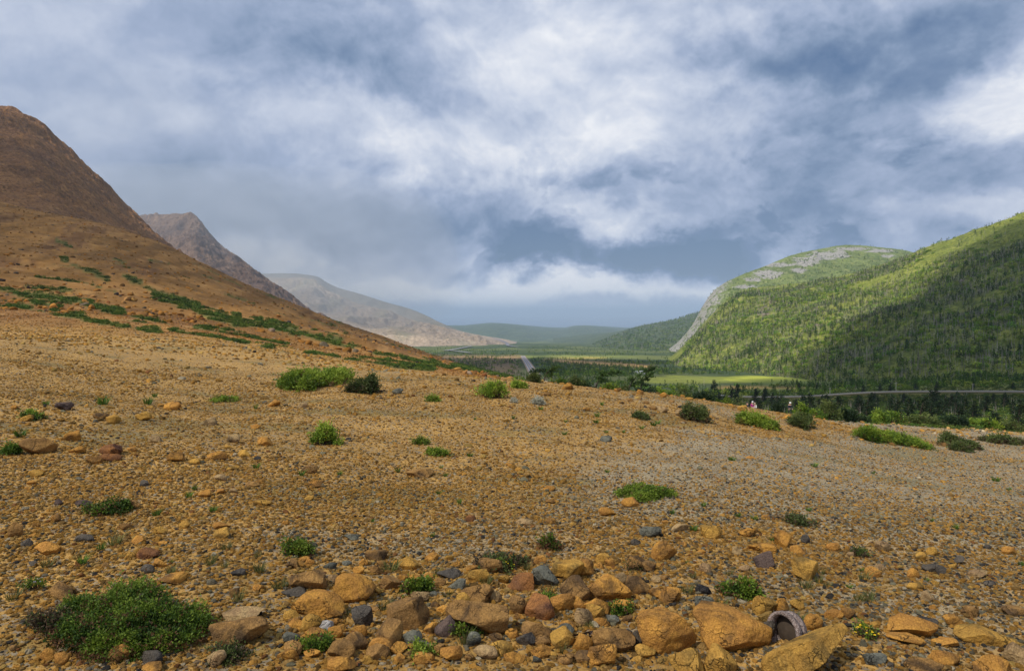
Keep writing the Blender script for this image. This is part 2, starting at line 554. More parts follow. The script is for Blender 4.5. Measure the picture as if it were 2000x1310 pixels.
# ------------------------------------------------------------------ ground: one sheet from the camera to the sea
PXK = [-900, -400, 0, 250, 500, 750, 1000, 1250, 1500, 1750, 2000, 2500, 2900]
FAR = [(500, -44.5), (800, -56), (1300, -75), (2000, -101), (3000, -135), (6000, -228), (9000, -262), (13000, -270)]
COLS = {
    0: [(.6, .02), (3, .05), (6, .20), (12, .50), (20, .80), (40, .86), (60, 1.8), (100, 5.6), (200, 23), (350, 57), (520, 62), (900, 20), (1400, -60)] + FAR[3:],
    250: [(.6, .01), (3, .03), (6, .15), (12, .30), (20, .50), (40, .72), (60, 1.34), (100, 3.4), (200, 16.3), (350, 41), (520, 40), (900, 0), (1400, -65)] + FAR[3:],
    500: [(.6, 0), (3, .02), (6, .08), (12, .12), (18, .30), (25, .22), (40, -.04), (60, -.24), (100, 0), (200, 4.3), (350, 13.5), (500, 10), (900, -30), (1400, -72)] + FAR[3:],
    750: [(.6, 0), (3, 0), (6, 0), (10, 0), (15, .05), (20, 0), (30, -.8), (60, -2.3), (100, -4.2), (200, -7.3), (300, -9.1), (400, -14), (650, -42), (900, -58), (1300, -75)] + FAR[3:],
    1000: [(.6, 0), (3, 0), (6, -.03), (10, -.06), (15, -.08), (18, -.12), (25, -1.2), (60, -4.5), (100, -8), (180, -15.5), (250, -21), (400, -36)] + FAR,
    1250: [(.6, 0), (3, 0), (6, -.06), (10, -.15), (14, -.20), (17, -.25), (22, -1.2), (40, -3.5), (80, -8), (150, -17), (300, -32)] + FAR,
    1500: [(.6, 0), (3, 0), (6, -.12), (10, -.40), (14, -.65), (17, -.70), (22, -1.8), (40, -4.6), (95, -12.2), (200, -25), (300, -33)] + FAR,
    1750: [(.6, 0), (3, 0), (6, -.20), (10, -.65), (14, -1.0), (18, -1.4), (25, -2.5), (35, -4), (50, -6.2), (90, -11.5), (150, -18.5), (220, -24.4), (300, -30)] + FAR,
    2000: [(.6, -.02), (3, -.02), (6, -.25), (10, -.80), (14, -1.3), (20, -2.0), (26, -3), (40, -5.2), (60, -8), (100, -12.5), (150, -18), (215, -23.3), (300, -27), (500, -38)] + FAR[1:],
}
COLS[-400] = [(d, z * (1.5 if d < 600 else 1) + .02) for d, z in COLS[0]]
COLS[-900] = [(d, z * (2.0 if d < 600 else 1) + .03) for d, z in COLS[0]]
COLS[2500] = [(d, z * 1.15 if d < 60 else z) for d, z in COLS[2000]]
COLS[2900] = [(d, z * 1.25 if d < 60 else z) for d, z in COLS[2000]]
gd = np.concatenate([np.exp(np.linspace(math.log(.7), math.log(30), 420))[:-1], np.exp(np.linspace(math.log(30), math.log(13000), 380))])
gp = np.concatenate([np.linspace(-900, -60, 70)[:-1], np.linspace(-60, 2060, 660), np.linspace(2060, 2900, 70)[1:]])
zk = np.stack([interp_rows([math.log(d) for d, z in COLS[p]], [z for d, z in COLS[p]], np.log(gd)) for p in PXK])
gz = interp_rows(PXK, zk, gp).T.copy()                       # rows d, columns px
GX = (gp[None, :] - 1000) / FX * gd[:, None]
GY = np.repeat(gd[:, None], len(gp), 1)
Q = np.stack([GX.ravel(), GY.ravel(), np.zeros(GX.size)], 1)
D1 = GY.ravel()
nz = np.zeros(len(Q))
for L, A in ((0.35, .012), (0.9, .028), (2.5, .06), (7, .13), (20, .28), (60, .7), (180, 1.6)):
    wgt = sstep(L * 0.8, L * 3.0, D1) * (1 - sstep(L * 90, L * 260, D1))
    damp = np.where(D1 > 12, np.clip(30 / np.maximum(D1, 1) + .35, .35, 1), 1)
    nz += A * wgt * damp * vnoise(Q / L + 3.1, int(L * 10))
# low banks of stones that cross the flat
px2 = np.repeat(gp[None, :], len(gd), 0).ravel()
gl = fbm(np.stack([GX.ravel() / 70, GY.ravel() / 13, np.zeros(len(Q))], 1), 5, .58, seed=46, ridged=True)
nz += (gl - .2) * 1.5 * sstep(45, 110, D1) * (1 - sstep(300, 420, D1)) * sstep(950, 700, np.repeat(gp[None, :], len(gd), 0).ravel())
gz = gz + nz.reshape(gz.shape)
gpy = HY + FX * (EYE - gz) / gd[:, None]                      # the photo row every ground point lands on
py2 = gpy.ravel()
# vegetation strips on the left slope
STRIPS = [
    ([(-200, 585), (0, 596), (44, 600), (110, 612), (177, 623), (265, 640), (310, 645)], 8), ([(0, 561), (44, 574), (110, 581), (177, 596), (240, 612)], 9),
    ([(-150, 548), (0, 565), (40, 568)], 7), ([(124, 508), (155, 521), (212, 547)], 6), ([(243, 539), (288, 561), (323, 574)], 7),
    ([(301, 578), (354, 590), (398, 612), (465, 627), (531, 636), (620, 656), (664, 662)], 13), ([(330, 585), (370, 598)], 10), ([(336, 645), (420, 658), (531, 680)], 4),
    ([(599, 686), (665, 698), (710, 704), (770, 713), (845, 722)], 7), ([(500, 628), (560, 644), (626, 662), (665, 674), (695, 680)], 6),
    ([(731, 689), (770, 695)], 6), ([(785, 698), (839, 709)], 6), ([(881, 712), (965, 727)], 9), ([(845, 709), (880, 719)], 5), ([(960, 728), (1030, 742)], 7),
    ([(181, 556), (226, 570)], 4), ([(221, 503), (243, 514)], 4), ([(111, 470), (150, 486)], 4), ([(255, 617), (330, 632)], 4), ([(60, 590), (120, 600)], 4),
    ([(380, 640), (470, 655), (560, 672)], 3), ([(700, 700), (760, 703)], 4), ([(290, 508), (330, 516)], 2), ([(250, 625), (290, 630)], 4), ([(640, 668), (740, 682)], 3),
]
wob = np.stack([px2 / 38, py2 / 9, np.zeros(len(px2))], 1)
nv = fbm(wob, 4, .6, seed=5)
veg = np.zeros(len(px2))
for pts, th in STRIPS:
    dd = polydist(px2, py2 + nv * 3, pts)
    veg = np.maximum(veg, sstep(1.45, .55, dd / (th * .58) - nv * 1.9))
onleft = (D1 > 18) & (D1 < 420) & (px2 < 1060)
veg *= onleft
sparse = fbm(np.stack([GX.ravel() / 9, GY.ravel() / 9, np.zeros(len(px2))], 1), 5, .6, seed=9)
veg = np.maximum(veg, sstep(.34, .44, sparse) * .9 * (D1 > 30) * (D1 < 400) * (px2 < 1000) * sstep(470, 560, py2))
# scrub that covers the ground beyond the crest on the right
edge = np.interp(px2, [1000, 1250, 1500, 1600, 1700, 1800, 1900, 2000, 2400], [19.5, 18.5, 18.5, 21, 24, 26, 30, 32, 32])
scrub = sstep(0, .25, np.log(np.maximum(D1, .1) / edge) + sparse * .35) * (px2 > 1000 - 60) * sstep(985, 1020, px2)
scrub_near = scrub * (D1 < 330)
veg = np.maximum(veg, scrub_near)
n5 = fbm(np.stack([GX.ravel() / 60, GY.ravel() / 60, np.zeros(len(px2))], 1), 5, .6, seed=21)
n6 = fbm(np.stack([GX.ravel() / 3, GY.ravel() / 3, np.zeros(len(px2))], 1), 4, .6, seed=23)


def blend(base, col, f):
    return base * (1 - f[:, None]) + np.array(col)[None, :] * f[:, None]


T = np.tile(np.array((.425, .250, .074)), (len(px2), 1))
patch = fbm(np.stack([GX.ravel() / 1.6 + n6 * .3, GY.ravel() / .7, np.zeros(len(px2))], 1), 4, .6, seed=36)
T = T * (1 + .30 * patch * (D1 < 40))[:, None]
grey = sstep(690, 800, px2 + np.maximum(py2 - 800, 0)) * sstep(-.15, .35, n6 * .5 + fbm(np.stack([GX.ravel() / 5, GY.ravel() / 2.2, np.zeros(len(px2))], 1), 3, seed=31) + .9 * sstep(700, 1300, px2) * sstep(830, 880, py2) * sstep(1060, 960, py2) - .25 + .35 * sstep(1500, 2000, px2) * sstep(1100, 1000, py2))
T = blend(T, (.34, .275, .170), grey * .95 * (D1 < 30))
T = blend(T, (.17, .155, .055), sstep(.22, .42, -patch + .25 * n6) * (D1 < 30) * .5)
slope = sstep(25, 60, D1) * (px2 < 1100)
T = blend(T, (.285, .145, .042), slope)
T = blend(T, (.15, .075, .032), slope * sstep(.05, .4, fbm(np.stack([GX.ravel() / 14 + GY.ravel() / 30, GY.ravel() / 60, np.zeros(len(px2))], 1), 5, .62, seed=41)) * .75)
T = blend(T, (.38, .22, .08), slope * sstep(.1, .4, n6) * .45)
gul = fbm(np.stack([(GX.ravel() + GY.ravel() * .25) / 9, GY.ravel() / 70, np.zeros(len(px2))], 1), 4, .6, seed=45, ridged=True)
T = T * (1 - .35 * (slope * sstep(.1, .6, gul) * (D1 > 60)))[:, None]
T = blend(T, (.085, .105, .028), veg * .85)
T = blend(T, (.11, .105, .030), veg * scrub_near * sstep(-.1, .3, n6) * .8)
# valley floor
val = sstep(-40, 40, D1 - np.interp(px2, [-900, 600, 750, 900, 1000, 1050, 1300, 2900], [1000, 700, 520, 420, 330, 300, 260, 240]))
n7 = fbm(np.stack([GX.ravel() / 120, GY.ravel() / 260, np.zeros(len(px2))], 1), 5, .6, seed=51)
n8 = fbm(np.stack([GX.ravel() / 25, GY.ravel() / 90, np.zeros(len(px2))], 1), 4, .6, seed=52)
VT = np.tile(np.array((.062, .088, .034)), (len(px2), 1))
VT = blend(VT, (.125, .145, .048), sstep(-.05, .35, n7))
VT = blend(VT, (.045, .070, .028), sstep(0, .3, -n7 + n8 * .5) * .9)
wz = py2 + n8 * 3
VT = blend(VT, (.045, .066, .028), sstep(703, 709, wz) * sstep(734, 728, wz) * sstep(1040, 1060, px2) * sstep(1330, 1290, px2) * .85)
VT = blend(VT, (.36, .38, .055), sstep(733, 737, wz) * sstep(750, 745, wz) * sstep(1240, 1290, px2) * sstep(1650, 1560, px2) * (.45 + .55 * sstep(-.25, .3, n8)))
VT = blend(VT, (.16, .20, .045), sstep(740, 746, wz) * sstep(775, 762, wz) * sstep(1420, 1560, px2))
VT = blend(VT, (.25, .16, .050), np.exp(-((wz - 757) / 3.5)**2) * sstep(1380, 1420, px2) * sstep(1620, 1540, px2) * .8)
VT = blend(VT, (.44, .27, .10), np.exp(-((wz - np.interp(px2, [1060, 1180, 1280], [703, 710, 716])) / 3.4)**2) * sstep(1040, 1120, px2) * sstep(1290, 1265, px2))
VT = blend(VT, (.40, .30, .08), np.exp(-((wz - 698) / 2.2)**2) * sstep(1060, 1130, px2) * sstep(1200, 1170, px2))
VT = blend(VT, (.22, .25, .065), np.exp(-((wz - 696) / 2.5)**2) * sstep(900, 1000, px2) * sstep(1290, 1200, px2) * .7)
VT = blend(VT, (.19, .125, .070), sstep(690, 696, wz) * sstep(1030, 1000, px2) * .8)
VT = blend(VT, (.40, .26, .12), np.exp(-((wz - 697.5) / 2)**2) * sstep(840, 900, px2) * sstep(1030, 1010, px2) * .8)
T = T * (1 - val[:, None]) + VT * val[:, None]
me = mk_mesh('ground', np.stack([GX.ravel(), GY.ravel(), gz.ravel()], 1), grid_faces(len(gd), len(gp)))
add_attr(me, 'tint', 'FLOAT_COLOR', rgba(T))
add_attr(me, 'veg', 'FLOAT', np.maximum(veg, val))
add_attr(me, 'wide', 'FLOAT', sstep(14, 60, D1))
ground = link('ground', me, M_GROUND)
ground['kind'] = 'structure'
VEG = veg.reshape(gz.shape)
VAL = val.reshape(gz.shape)
SCR = scrub_near.reshape(gz.shape)
GREY = grey.reshape(gz.shape)


def gsample(field, px, d):
    """bilinear lookup of a ground field at grid coordinates px, d (arrays)"""
    i = np.clip(np.interp(np.log(d), np.log(gd), np.arange(len(gd))), 0, len(gd) - 1.001)
    j = np.clip(np.interp(px, gp, np.arange(len(gp))), 0, len(gp) - 1.001)
    i0, j0 = i.astype(int), j.astype(int)
    a, b = i - i0, j - j0
    return (field[i0, j0] * (1 - a) * (1 - b) + field[i0 + 1, j0] * a * (1 - b) + field[i0, j0 + 1] * (1 - a) * b + field[i0 + 1, j0 + 1] * a * b)


def gheight(x, y):
    px = 1000 + np.asarray(x, float) / y * FX
    return gsample(gz, px, np.asarray(y, float))


def ghit(px, py, dmin=2.0, dmax=1e5):
    """first ground distance that a photo pixel meets"""
    dd = np.exp(np.linspace(math.log(dmin), math.log(min(dmax, 12000)), 3000))
    z = gsample(gz, np.full(len(dd), float(px)), dd)
    q = HY + FX * (EYE - z) / dd
    k = np.argmax(q <= py)
    if q[k] > py:
        k = int(np.argmin(q))
    return float(dd[k])


def spot(px, py, dmin=2.0):
    d = ghit(px, py, dmin)
    x = (px - 1000) / FX * d
    return Vector((x, d, float(gsample(gz, np.array([px], float), np.array([d]))[0])))


# ------------------------------------------------------------------ mountains: each a lofted solid slope with a back
HILLS = {}


def hill(name, mat, cols, crest, crest_d, base, base_d, prof=((.30, .38), (.62, .72)), nc=260, nr=120, amp=10.0, wl=120.0, ridged=.5, rockfn=None, crag=0.0, toe=-20):
    cols = np.array(cols, float)
    pxs = np.linspace(cols[0], cols[-1], nc)
    cy, cd = interp_rows(cols, np.array(crest, float), pxs), np.interp(pxs, cols, crest_d)
    by, bd = interp_rows(cols, np.array(base, float), pxs), np.interp(pxs, cols, base_d)
    zc, zb = EYE + (HY - cy) / FX * cd, EYE + (HY - by) / FX * bd
    rows_d = [bd * .86, bd] + [bd + (cd - bd) * a for a, f in prof] + [cd, cd * 1.10, cd * 1.6]
    rows_z = [zb + toe, zb] + [zb + (zc - zb) * f for a, f in prof] + [zc, zc - (zc - zb) * .06, zb + toe * 2]
    vk = np.array([-.12, 0] + [f for a, f in prof] + [1.0, 1.12, 1.7])
    vv = np.concatenate([np.linspace(-.12, 1.0, nr), np.linspace(1.0, 1.7, 30)[1:]])
    DD = interp_rows(vk, np.stack(rows_d), vv)
    ZZ = interp_rows(vk, np.stack(rows_z), vv)
    XX = (pxs[None, :] - 1000) / FX * DD
    pts = np.stack([XX.ravel(), DD.ravel(), ZZ.ravel()], 1)
    VVv = np.repeat(vv[:, None], nc, 1).ravel()
    PXv = np.repeat(pxs[None, :], len(vv), 0).ravel()
    q = pts.copy()
    q[:, 2] *= 1.4
    n1 = fbm(q / wl, 6, .55, seed=len(name))
    n2 = fbm(q / (wl * .55) + 7, 5, .55, seed=3 + len(name), ridged=True)
    fade = sstep(-.05, .2, VVv) * np.where(VVv < 1, 1 - .90 * np.exp(-((VVv - 1) / .09)**2), .10)     # keep the skyline true, rough elsewhere
    disp = amp * (n1 * (1 - ridged) + (n2 - .2) * ridged) * fade
    disp += crag * (fbm(q / 34.0, 5, .62, seed=77, ridged=True) - .2) * sstep(.25, .8, VVv) * np.where(VVv > 1.01, .3, 1)
    pts[:, 2] += disp
    pts[:, 1] -= disp * .6
    me = mk_mesh(name, pts, grid_faces(len(vv), nc))
    py = HY + FX * (EYE - pts[:, 2]) / pts[:, 1]
    ppx = 1000 + FX * pts[:, 0] / pts[:, 1]
    if rockfn is not None:
        add_attr(me, 'rock', 'FLOAT', rockfn(ppx, py, VVv, n1))
    o = link(name, me, mat)
    o['kind'] = 'structure'
    HILLS[name] = (pts.reshape(len(vv), nc, 3), vv, pxs)
    return o


M_TABLE = hill_material('bare_mountain', (.34, .175, .072), (.20, .110, .058), (.43, .23, .09), None, .016, 7.0, ((.15, .085, .055), (.05, .02, .016), .45))
M_TABLE2 = hill_material('bare_ridge', (.24, .155, .105), (.13, .088, .070), (.31, .21, .14), None, .010, 8.0, ((.10, .07, .06), (.02, .008, .008), .7))
M_TABLE3 = hill_material('pale_ridge', (.47, .36, .255), (.35, .27, .19), (.56, .44, .32), None, .004, 8.0, ((.24, .24, .15), (.008, .003, .01), .5))
M_SHADEHILL = hill_material('shaded_grey_hill', (.27, .24, .185), (.20, .18, .14), (.33, .29, .21), None, .005, 10.0)  # shaded far face of the pale ridge, its shade put into the colour
M_FARHILL = hill_material('wooded_hill', (.085, .120, .060), (.05, .078, .042), (.19, .21, .09), None, .006, 14.0)
M_DOME = hill_material('green_dome', (.20, .25, .075), (.11, .15, .05), (.29, .31, .10), (.43, .41, .37), .010, 6.0)
M_WOODHILL = hill_material('wooded_slope', (.215, .25, .050), (.11, .14, .036), (.34, .35, .075), (.30, .24, .19), .014, 4.0)

hill('mountain', M_TABLE, [-800, -300, 0, 80, 150, 210, 270, 330, 400, 470, 560], [130, 172, 222, 256, 318, 374, 432, 486, 530, 572, 612],
     [900, 920, 950, 1000, 1050, 1100, 1150, 1180, 1200, 1220, 1250], [470, 450, 432, 440, 458, 478, 500, 528, 560, 600, 645], [400, 410, 420, 430, 450, 470, 500, 580, 700, 800, 900],
     ((.30, .33), (.62, .64)), amp=17, wl=130, ridged=.55, nc=520, nr=300, crag=7.5)
hill('ridge', M_TABLE2, [60, 150, 230, 280, 330, 368, 385, 405, 430, 470, 500, 530, 560, 600, 640, 720], [452, 440, 432, 427, 423, 421, 428, 452, 480, 509, 532, 552, 572, 603, 627, 672],
     [2400, 2350, 2300, 2280, 2200, 2150, 2140, 2130, 2120, 2100, 2080, 2050, 2030, 2000, 1950, 1900], [642] * 12 + [645, 650, 660, 684], [1400] * 12 + [1420, 1480, 1560, 1700],
     ((.3, .34), (.66, .72)), amp=34, wl=210, ridged=.6, nc=420, nr=220, crag=11)
hill('pale_ridge', M_TABLE3, [300, 400, 515, 580, 612, 640, 690, 760, 820, 880, 940, 985, 1010], [552, 549, 546, 545, 547, 566, 590, 612, 630, 646, 662, 673, 684],
     [4200, 4200, 4200, 4150, 4100, 4050, 3950, 3750, 3600, 3400, 3200, 3050, 2950], [680] * 9 + [681, 682, 684, 690], [2300] * 8 + [2350, 2450, 2600, 2700, 2750],
     ((.35, .28), (.68, .66)), amp=60, wl=380, ridged=.65, nc=320, nr=140, crag=10)
hill('grey_hill', M_SHADEHILL, [300, 420, 515, 560, 618, 640, 660, 700, 760, 800, 830, 860, 880, 920, 960, 1010], [541, 538, 535, 534, 540, 553, 562, 573, 592, 603, 615, 630, 639, 655, 664, 676],
     [5200] * 5 + [5150, 5100, 5000, 4900, 4800, 4700, 4600, 4500, 4300, 4100, 3900], [690] * 16, [3700] * 16, amp=30, wl=400, nc=200, nr=60)
hill('far_hills', M_FARHILL, [780, 860, 900, 930, 960, 1000, 1050, 1100, 1120, 1140, 1180, 1220, 1300, 1450], [640, 637, 637, 634, 631, 634, 640, 644, 638.5, 637, 640, 644, 650, 652],
     [8500] * 14, [672] * 14, [5400] * 14, ((.35, .4), (.6, .7)), amp=36, wl=500, nc=260, nr=90)
hill('far_slope', M_FARHILL, [1080, 1140, 1180, 1210, 1240, 1270, 1300, 1330, 1360, 1420, 1500, 1650], [692, 679, 664, 652, 641, 634, 629, 621, 612, 596, 580, 560],
     [3300, 3400, 3500, 3550, 3600, 3600, 3600, 3600, 3600, 3600, 3600, 3600], [697, 697, 700, 702, 704, 706, 708, 708, 708, 708, 708, 708], [2400, 2000, 1800, 1700, 1600] + [1550] * 7,
     ((.34, .30), (.66, .66)), amp=26, wl=260, nc=260, nr=120)


def dome_rock(px, py, v, n):
    r = np.zeros(len(px))
    for x, y, rx, ry in ((1665, 486, 60, 5), (1610, 497, 45, 8), (1500, 535, 38, 12), (1575, 512, 40, 13), (1520, 517, 50, 6), (1640, 493, 16, 8), (1720, 490, 40, 5), (1560, 528, 20, 7),
                         (1640, 500, 26, 8), (1735, 500, 18, 4), (1470, 545, 26, 7), (1590, 505, 60, 5), (1460, 560, 30, 6)):
        r = np.maximum(r, .80 * np.exp(-((px - x) / rx)**2 - ((py - y) / ry)**2))
    cliff = sstep(1475, 1395, px + (py - 560) * .55) * sstep(720, 690, py) * .62
    return np.maximum(r, cliff)


hill('green_dome', M_DOME, [1225, 1262, 1290, 1315, 1340, 1355, 1372, 1390, 1410, 1440, 1500, 1560, 1620, 1660, 1720, 1760, 1800, 1850, 1950, 2150], [724, 718, 704, 682, 652, 630, 598, 573, 556, 541, 518, 496, 485, 481, 485, 490, 498, 508, 520, 540],
     [1400, 1450, 1500, 1600, 1650, 1680, 1720, 1760, 1800, 1850, 1950, 2050, 2100, 2100, 2100, 2100, 2100, 2100, 2100, 2100], [728, 725, 722, 720, 718, 716, 715] + [712] * 13, [1150, 1200, 1220] + [1250] * 17,
     ((.30, .38), (.62, .74)), amp=26, wl=230, ridged=.5, nc=360, nr=200, rockfn=dome_rock)


def wood_rock(px, py, v, n):
    r = np.zeros(len(px))
    for x, y, rx, ry in ((1490, 607, 18, 14), (1600, 634, 16, 4), (1578, 645, 14, 4), (1400, 632, 5, 9), (1510, 592, 12, 7), (1877, 548, 6, 4), (1690, 625, 8, 4), (1370, 650, 7, 14)):
        r = np.maximum(r, .85 * np.exp(-((px - x) / rx)**2 - ((py - y) / ry)**2))
    return r


hill('wooded_hill', M_WOODHILL, [1240, 1270, 1300, 1346, 1384, 1423, 1451, 1490, 1525, 1605, 1651, 1705, 1756, 1791, 1862, 1930, 2000, 2200, 2700], [738, 728, 716, 667, 620, 584, 567, 562, 560, 548, 540, 526, 512, 500, 475, 450, 423, 370, 330],
     [740, 780, 820, 900, 980, 1050, 1080, 1100, 1100, 1080, 1050, 1030, 1015, 1000, 980, 960, 950, 900, 850], [742, 740, 738, 736, 736, 738, 740, 742, 744, 750, 755, 757, 758, 760, 764, 768, 772, 780, 800],
     [690, 680, 670, 640, 610, 580, 560, 520, 490, 430, 400, 380, 360, 345, 325, 310, 295, 270, 250], ((.30, .36), (.62, .72)), amp=22, wl=170, ridged=.45, nc=460, nr=260, rockfn=wood_rock)

# sea
bm = bmesh.new()
for q in ((-60000, 9000), (60000, 9000), (60000, 68000), (-60000, 68000)):
    bm.verts.new((q[0], q[1], -256.0))
bm.faces.new(bm.verts)
me = bpy.data.meshes.new('sea')
bm.to_mesh(me)
M_SEA, n, b, o = material('sea_water')
n.put(b.inputs['Base Color'], (.05, .11, .17))
b.inputs['Roughness'].default_value = 0.25
b.inputs['Specular IOR Level'].default_value = 0.5
sea = link('sea', me, M_SEA)
sea['kind'] = 'structure'

# ------------------------------------------------------------------ roads
M_ASPHALT = plain('asphalt', (.23, .215, .24), 0.8, var=0.12, scale=0.2)
M_SHOULDER = plain('road_shoulder', (.30, .22, .15), var=0.25, scale=0.15)
M_PAINT = plain('road_paint', (.78, .76, .70), var=0.1)
M_YPAINT = plain('road_yellow_paint', (.70, .50, .10), var=0.1)


def strip(name, pts, half, mat, lift, off=0.0, parent=None):
    pts = np.array(pts, float)
    t = np.gradient(pts, axis=0)
    sd = np.stack([t[:, 1], -t[:, 0]], 1)
    sd /= np.linalg.norm(sd, axis=1, keepdims=True)
    L = pts.copy()
    Rr = pts.copy()
    L[:, :2] += sd * (off - half)
    Rr[:, :2] += sd * (off + half)
    V = np.concatenate([L, Rr])
    V[:, 2] += lift
    k = len(pts)
    F = [(i, i + k, i + k + 1, i + 1) for i in range(k - 1)]
    me = mk_mesh(name, V, F)
    return link(name, me, mat, parent)


M_DARKASPHALT = plain('dark_asphalt', (.15, .145, .145), 0.9, var=0.15, scale=0.2)  # darker asphalt that keeps the right-hand road faint


def road(pts, half, lines=True, shoulder=3.0, surface=None):
    ps = np.array(pts, float)
    s = np.concatenate([[0], np.cumsum(np.linalg.norm(np.diff(ps[:, :2], axis=0), axis=1))])
    u = np.linspace(0, s[-1], 60)
    ps = interp_rows(s, ps, u)
    r = strip('road', ps, half, surface or M_ASPHALT, 0.0)
    r['kind'] = 'structure'
    if shoulder:
        a = strip('road_shoulder', ps, half + shoulder, M_SHOULDER, -0.12)
        a['kind'] = 'structure'
    if lines:
        for off, m in ((-half + .35, M_PAINT), (half - .35, M_PAINT), (0, M_YPAINT)):
            q = strip('road_marking', ps, .11, m, .012, off)
            q['kind'] = 'structure'
    return r


def rp(px, d, up):
    return ((px - 1000) / FX * d, d, float(gsample(gz, np.array([px], float), np.array([float(d)]))[0]) + up)


road([rp(px, d, 1.0) for px, d in ((1046, 500), (1043, 535), (1036.5, 640), (1029.5, 790), (1024, 960), (1021, 1120))], 2.7, True, 1.6)
road([rp(px, d, .7) for px, d in ((1380, 258), (1450, 246), (1560, 236), (1680, 227), (1750, 223), (1880, 218), (2000, 214), (2200, 206), (2500, 198))], 1.6, True, .6, M_DARKASPHALT)
def air_hit(px, py, off=0.0):
    o = Vector((0, 0, EYE))
    d = Vector(((px - 1000) / FX, 1, (HY - py) / FX)).normalized()
    dg = bpy.context.evaluated_depsgraph_get()
    h = S.ray_cast(dg, o, d)
    return np.array(h[1]) - np.array(d) * off if h[0] else None


bpy.context.view_layer.update()
for poly, hw in (([(1010, 678.5), (992, 675.5), (990, 671), (983, 667.5), (972, 663.5), (962, 661)], 6.0), ([(868, 687), (884, 684.5), (902, 681), (921, 677)], 5.5), ([(875, 685.8), (890, 687.5), (905, 689.5), (918, 691.5)], 4.5)):
    pts = [air_hit(*q) for q in poly]
    pts = [q + np.array((0, 0, 3.0)) for q in pts if q is not None]
    if len(pts) > 3:
        road(pts, hw, False, 0)

# ------------------------------------------------------------------ stones
ICO = {}


def ico(sub):
    if sub not in ICO:
        bm = bmesh.new()
        bmesh.ops.create_icosphere(bm, subdivisions=sub, radius=1.0)
        ICO[sub] = (np.array([v.co[:] for v in bm.verts]), np.array([[v.index for v in f.verts] for f in bm.faces]))
        bm.free()
    return ICO[sub]


def rock_shape(seed, sub=4, cuts=9, rough=.10, flat=0.0):
    """a weathered block: a ball cut by planes, then roughened; fills -1..1"""
    rng = np.random.default_rng(seed)
    V, F = ico(sub)
    p = V.copy()
    for k in range(cuts):
        n = rng.normal(size=3)
        n /= np.linalg.norm(n)
        h = rng.uniform(.45, .82)
        d = p @ n
        m = d > h
        p[m] -= ((d[m] - h) * rng.uniform(.9, 1.0))[:, None] * n
    if flat:
        m = p[:, 2] > 1 - flat
        p[m, 2] = 1 - flat + (p[m, 2] - 1 + flat) * .1
    off = rng.uniform(0, 50, 3)
    p *= (1 + rough * fbm(p * 1.3 + off, 2, seed=seed) + rough * .55 * fbm(p * 3.4 + off, 3, seed=seed + 5))[:, None]
    if sub >= 4:
        p *= (1 + .020 * fbm(p * 10 + off, 3, .6, seed=seed + 9))[:, None]
    lo, hi = p.min(0), p.max(0)
    return (p - (lo + hi) / 2) / ((hi - lo) / 2), F


def stuff_instances(name, pts, rot, scl, idx, col, sources, label=None, cat=None):
    """many small pieces that nobody could count, as one object"""
    coll = bpy.data.collections.new(name + '_kinds')
    for k, (me, mat) in enumerate(sources):
        me.materials.append(mat)
        o = bpy.data.objects.new('%s_kind_%02d' % (name, k), me)
        coll.objects.link(o)
    me = bpy.data.meshes.new(name)
    me.vertices.add(len(pts))
    me.vertices.foreach_set('co', np.asarray(pts, np.float32).ravel())
    add_attr(me, 'rot', 'FLOAT_VECTOR', rot)
    scl = np.asarray(scl, float)
    if scl.ndim == 1:
        scl = np.repeat(scl[:, None], 3, 1)
    add_attr(me, 'scl', 'FLOAT_VECTOR', scl)
    add_attr(me, 'idx', 'INT', idx)
    add_attr(me, 'col', 'FLOAT_COLOR', rgba(col))
    o = link(name, me)
    g = bpy.data.node_groups.new(name, 'GeometryNodeTree')
    g.interface.new_socket('Geometry', in_out='INPUT', socket_type='NodeSocketGeometry')
    g.interface.new_socket('Geometry', in_out='OUTPUT', socket_type='NodeSocketGeometry')
    N, L = g.nodes, g.links
    gi, go = N.new('NodeGroupInput'), N.new('NodeGroupOutput')
    iop = N.new('GeometryNodeInstanceOnPoints')
    ci = N.new('GeometryNodeCollectionInfo')
    ci.inputs['Collection'].default_value = coll
    ci.inputs['Separate Children'].default_value = True
    ci.inputs['Reset Children'].default_value = True

    def na(nm, typ):
        nd = N.new('GeometryNodeInputNamedAttribute')
        nd.data_type = typ
        nd.inputs['Name'].default_value = nm
        return nd.outputs['Attribute']
    L.new(gi.outputs[0], iop.inputs['Points'])
    L.new(ci.outputs[0], iop.inputs['Instance'])
    iop.inputs['Pick Instance'].default_value = True
    L.new(na('idx', 'INT'), iop.inputs['Instance Index'])
    er = N.new('FunctionNodeEulerToRotation')
    L.new(na('rot', 'FLOAT_VECTOR'), er.inputs[0])
    L.new(er.outputs[0], iop.inputs['Rotation'])
    L.new(na('scl', 'FLOAT_VECTOR'), iop.inputs['Scale'])
    L.new(iop.outputs[0], go.inputs[0])
    md = o.modifiers.new('instances', 'NODES')
    md.node_group = g
    o['kind'] = 'stuff'
    if label:
        o['label'], o['category'] = label, cat
    return o


PAL = np.array([(.52, .268, .058), (.43, .262, .090), (.24, .140, .045), (.20, .175, .120), (.070, .064, .056), (.25, .225, .14), (.52, .43, .28), (.28, .125, .045), (.42, .225, .050), (.50, .32, .09)])
W_ORANGE = np.array([.30, .17, .13, .040, .028, .03, .022, .035, .18, .08])
W_GREY = np.array([.16, .18, .11, .15, .14, .11, .03, .02, .07, .04])


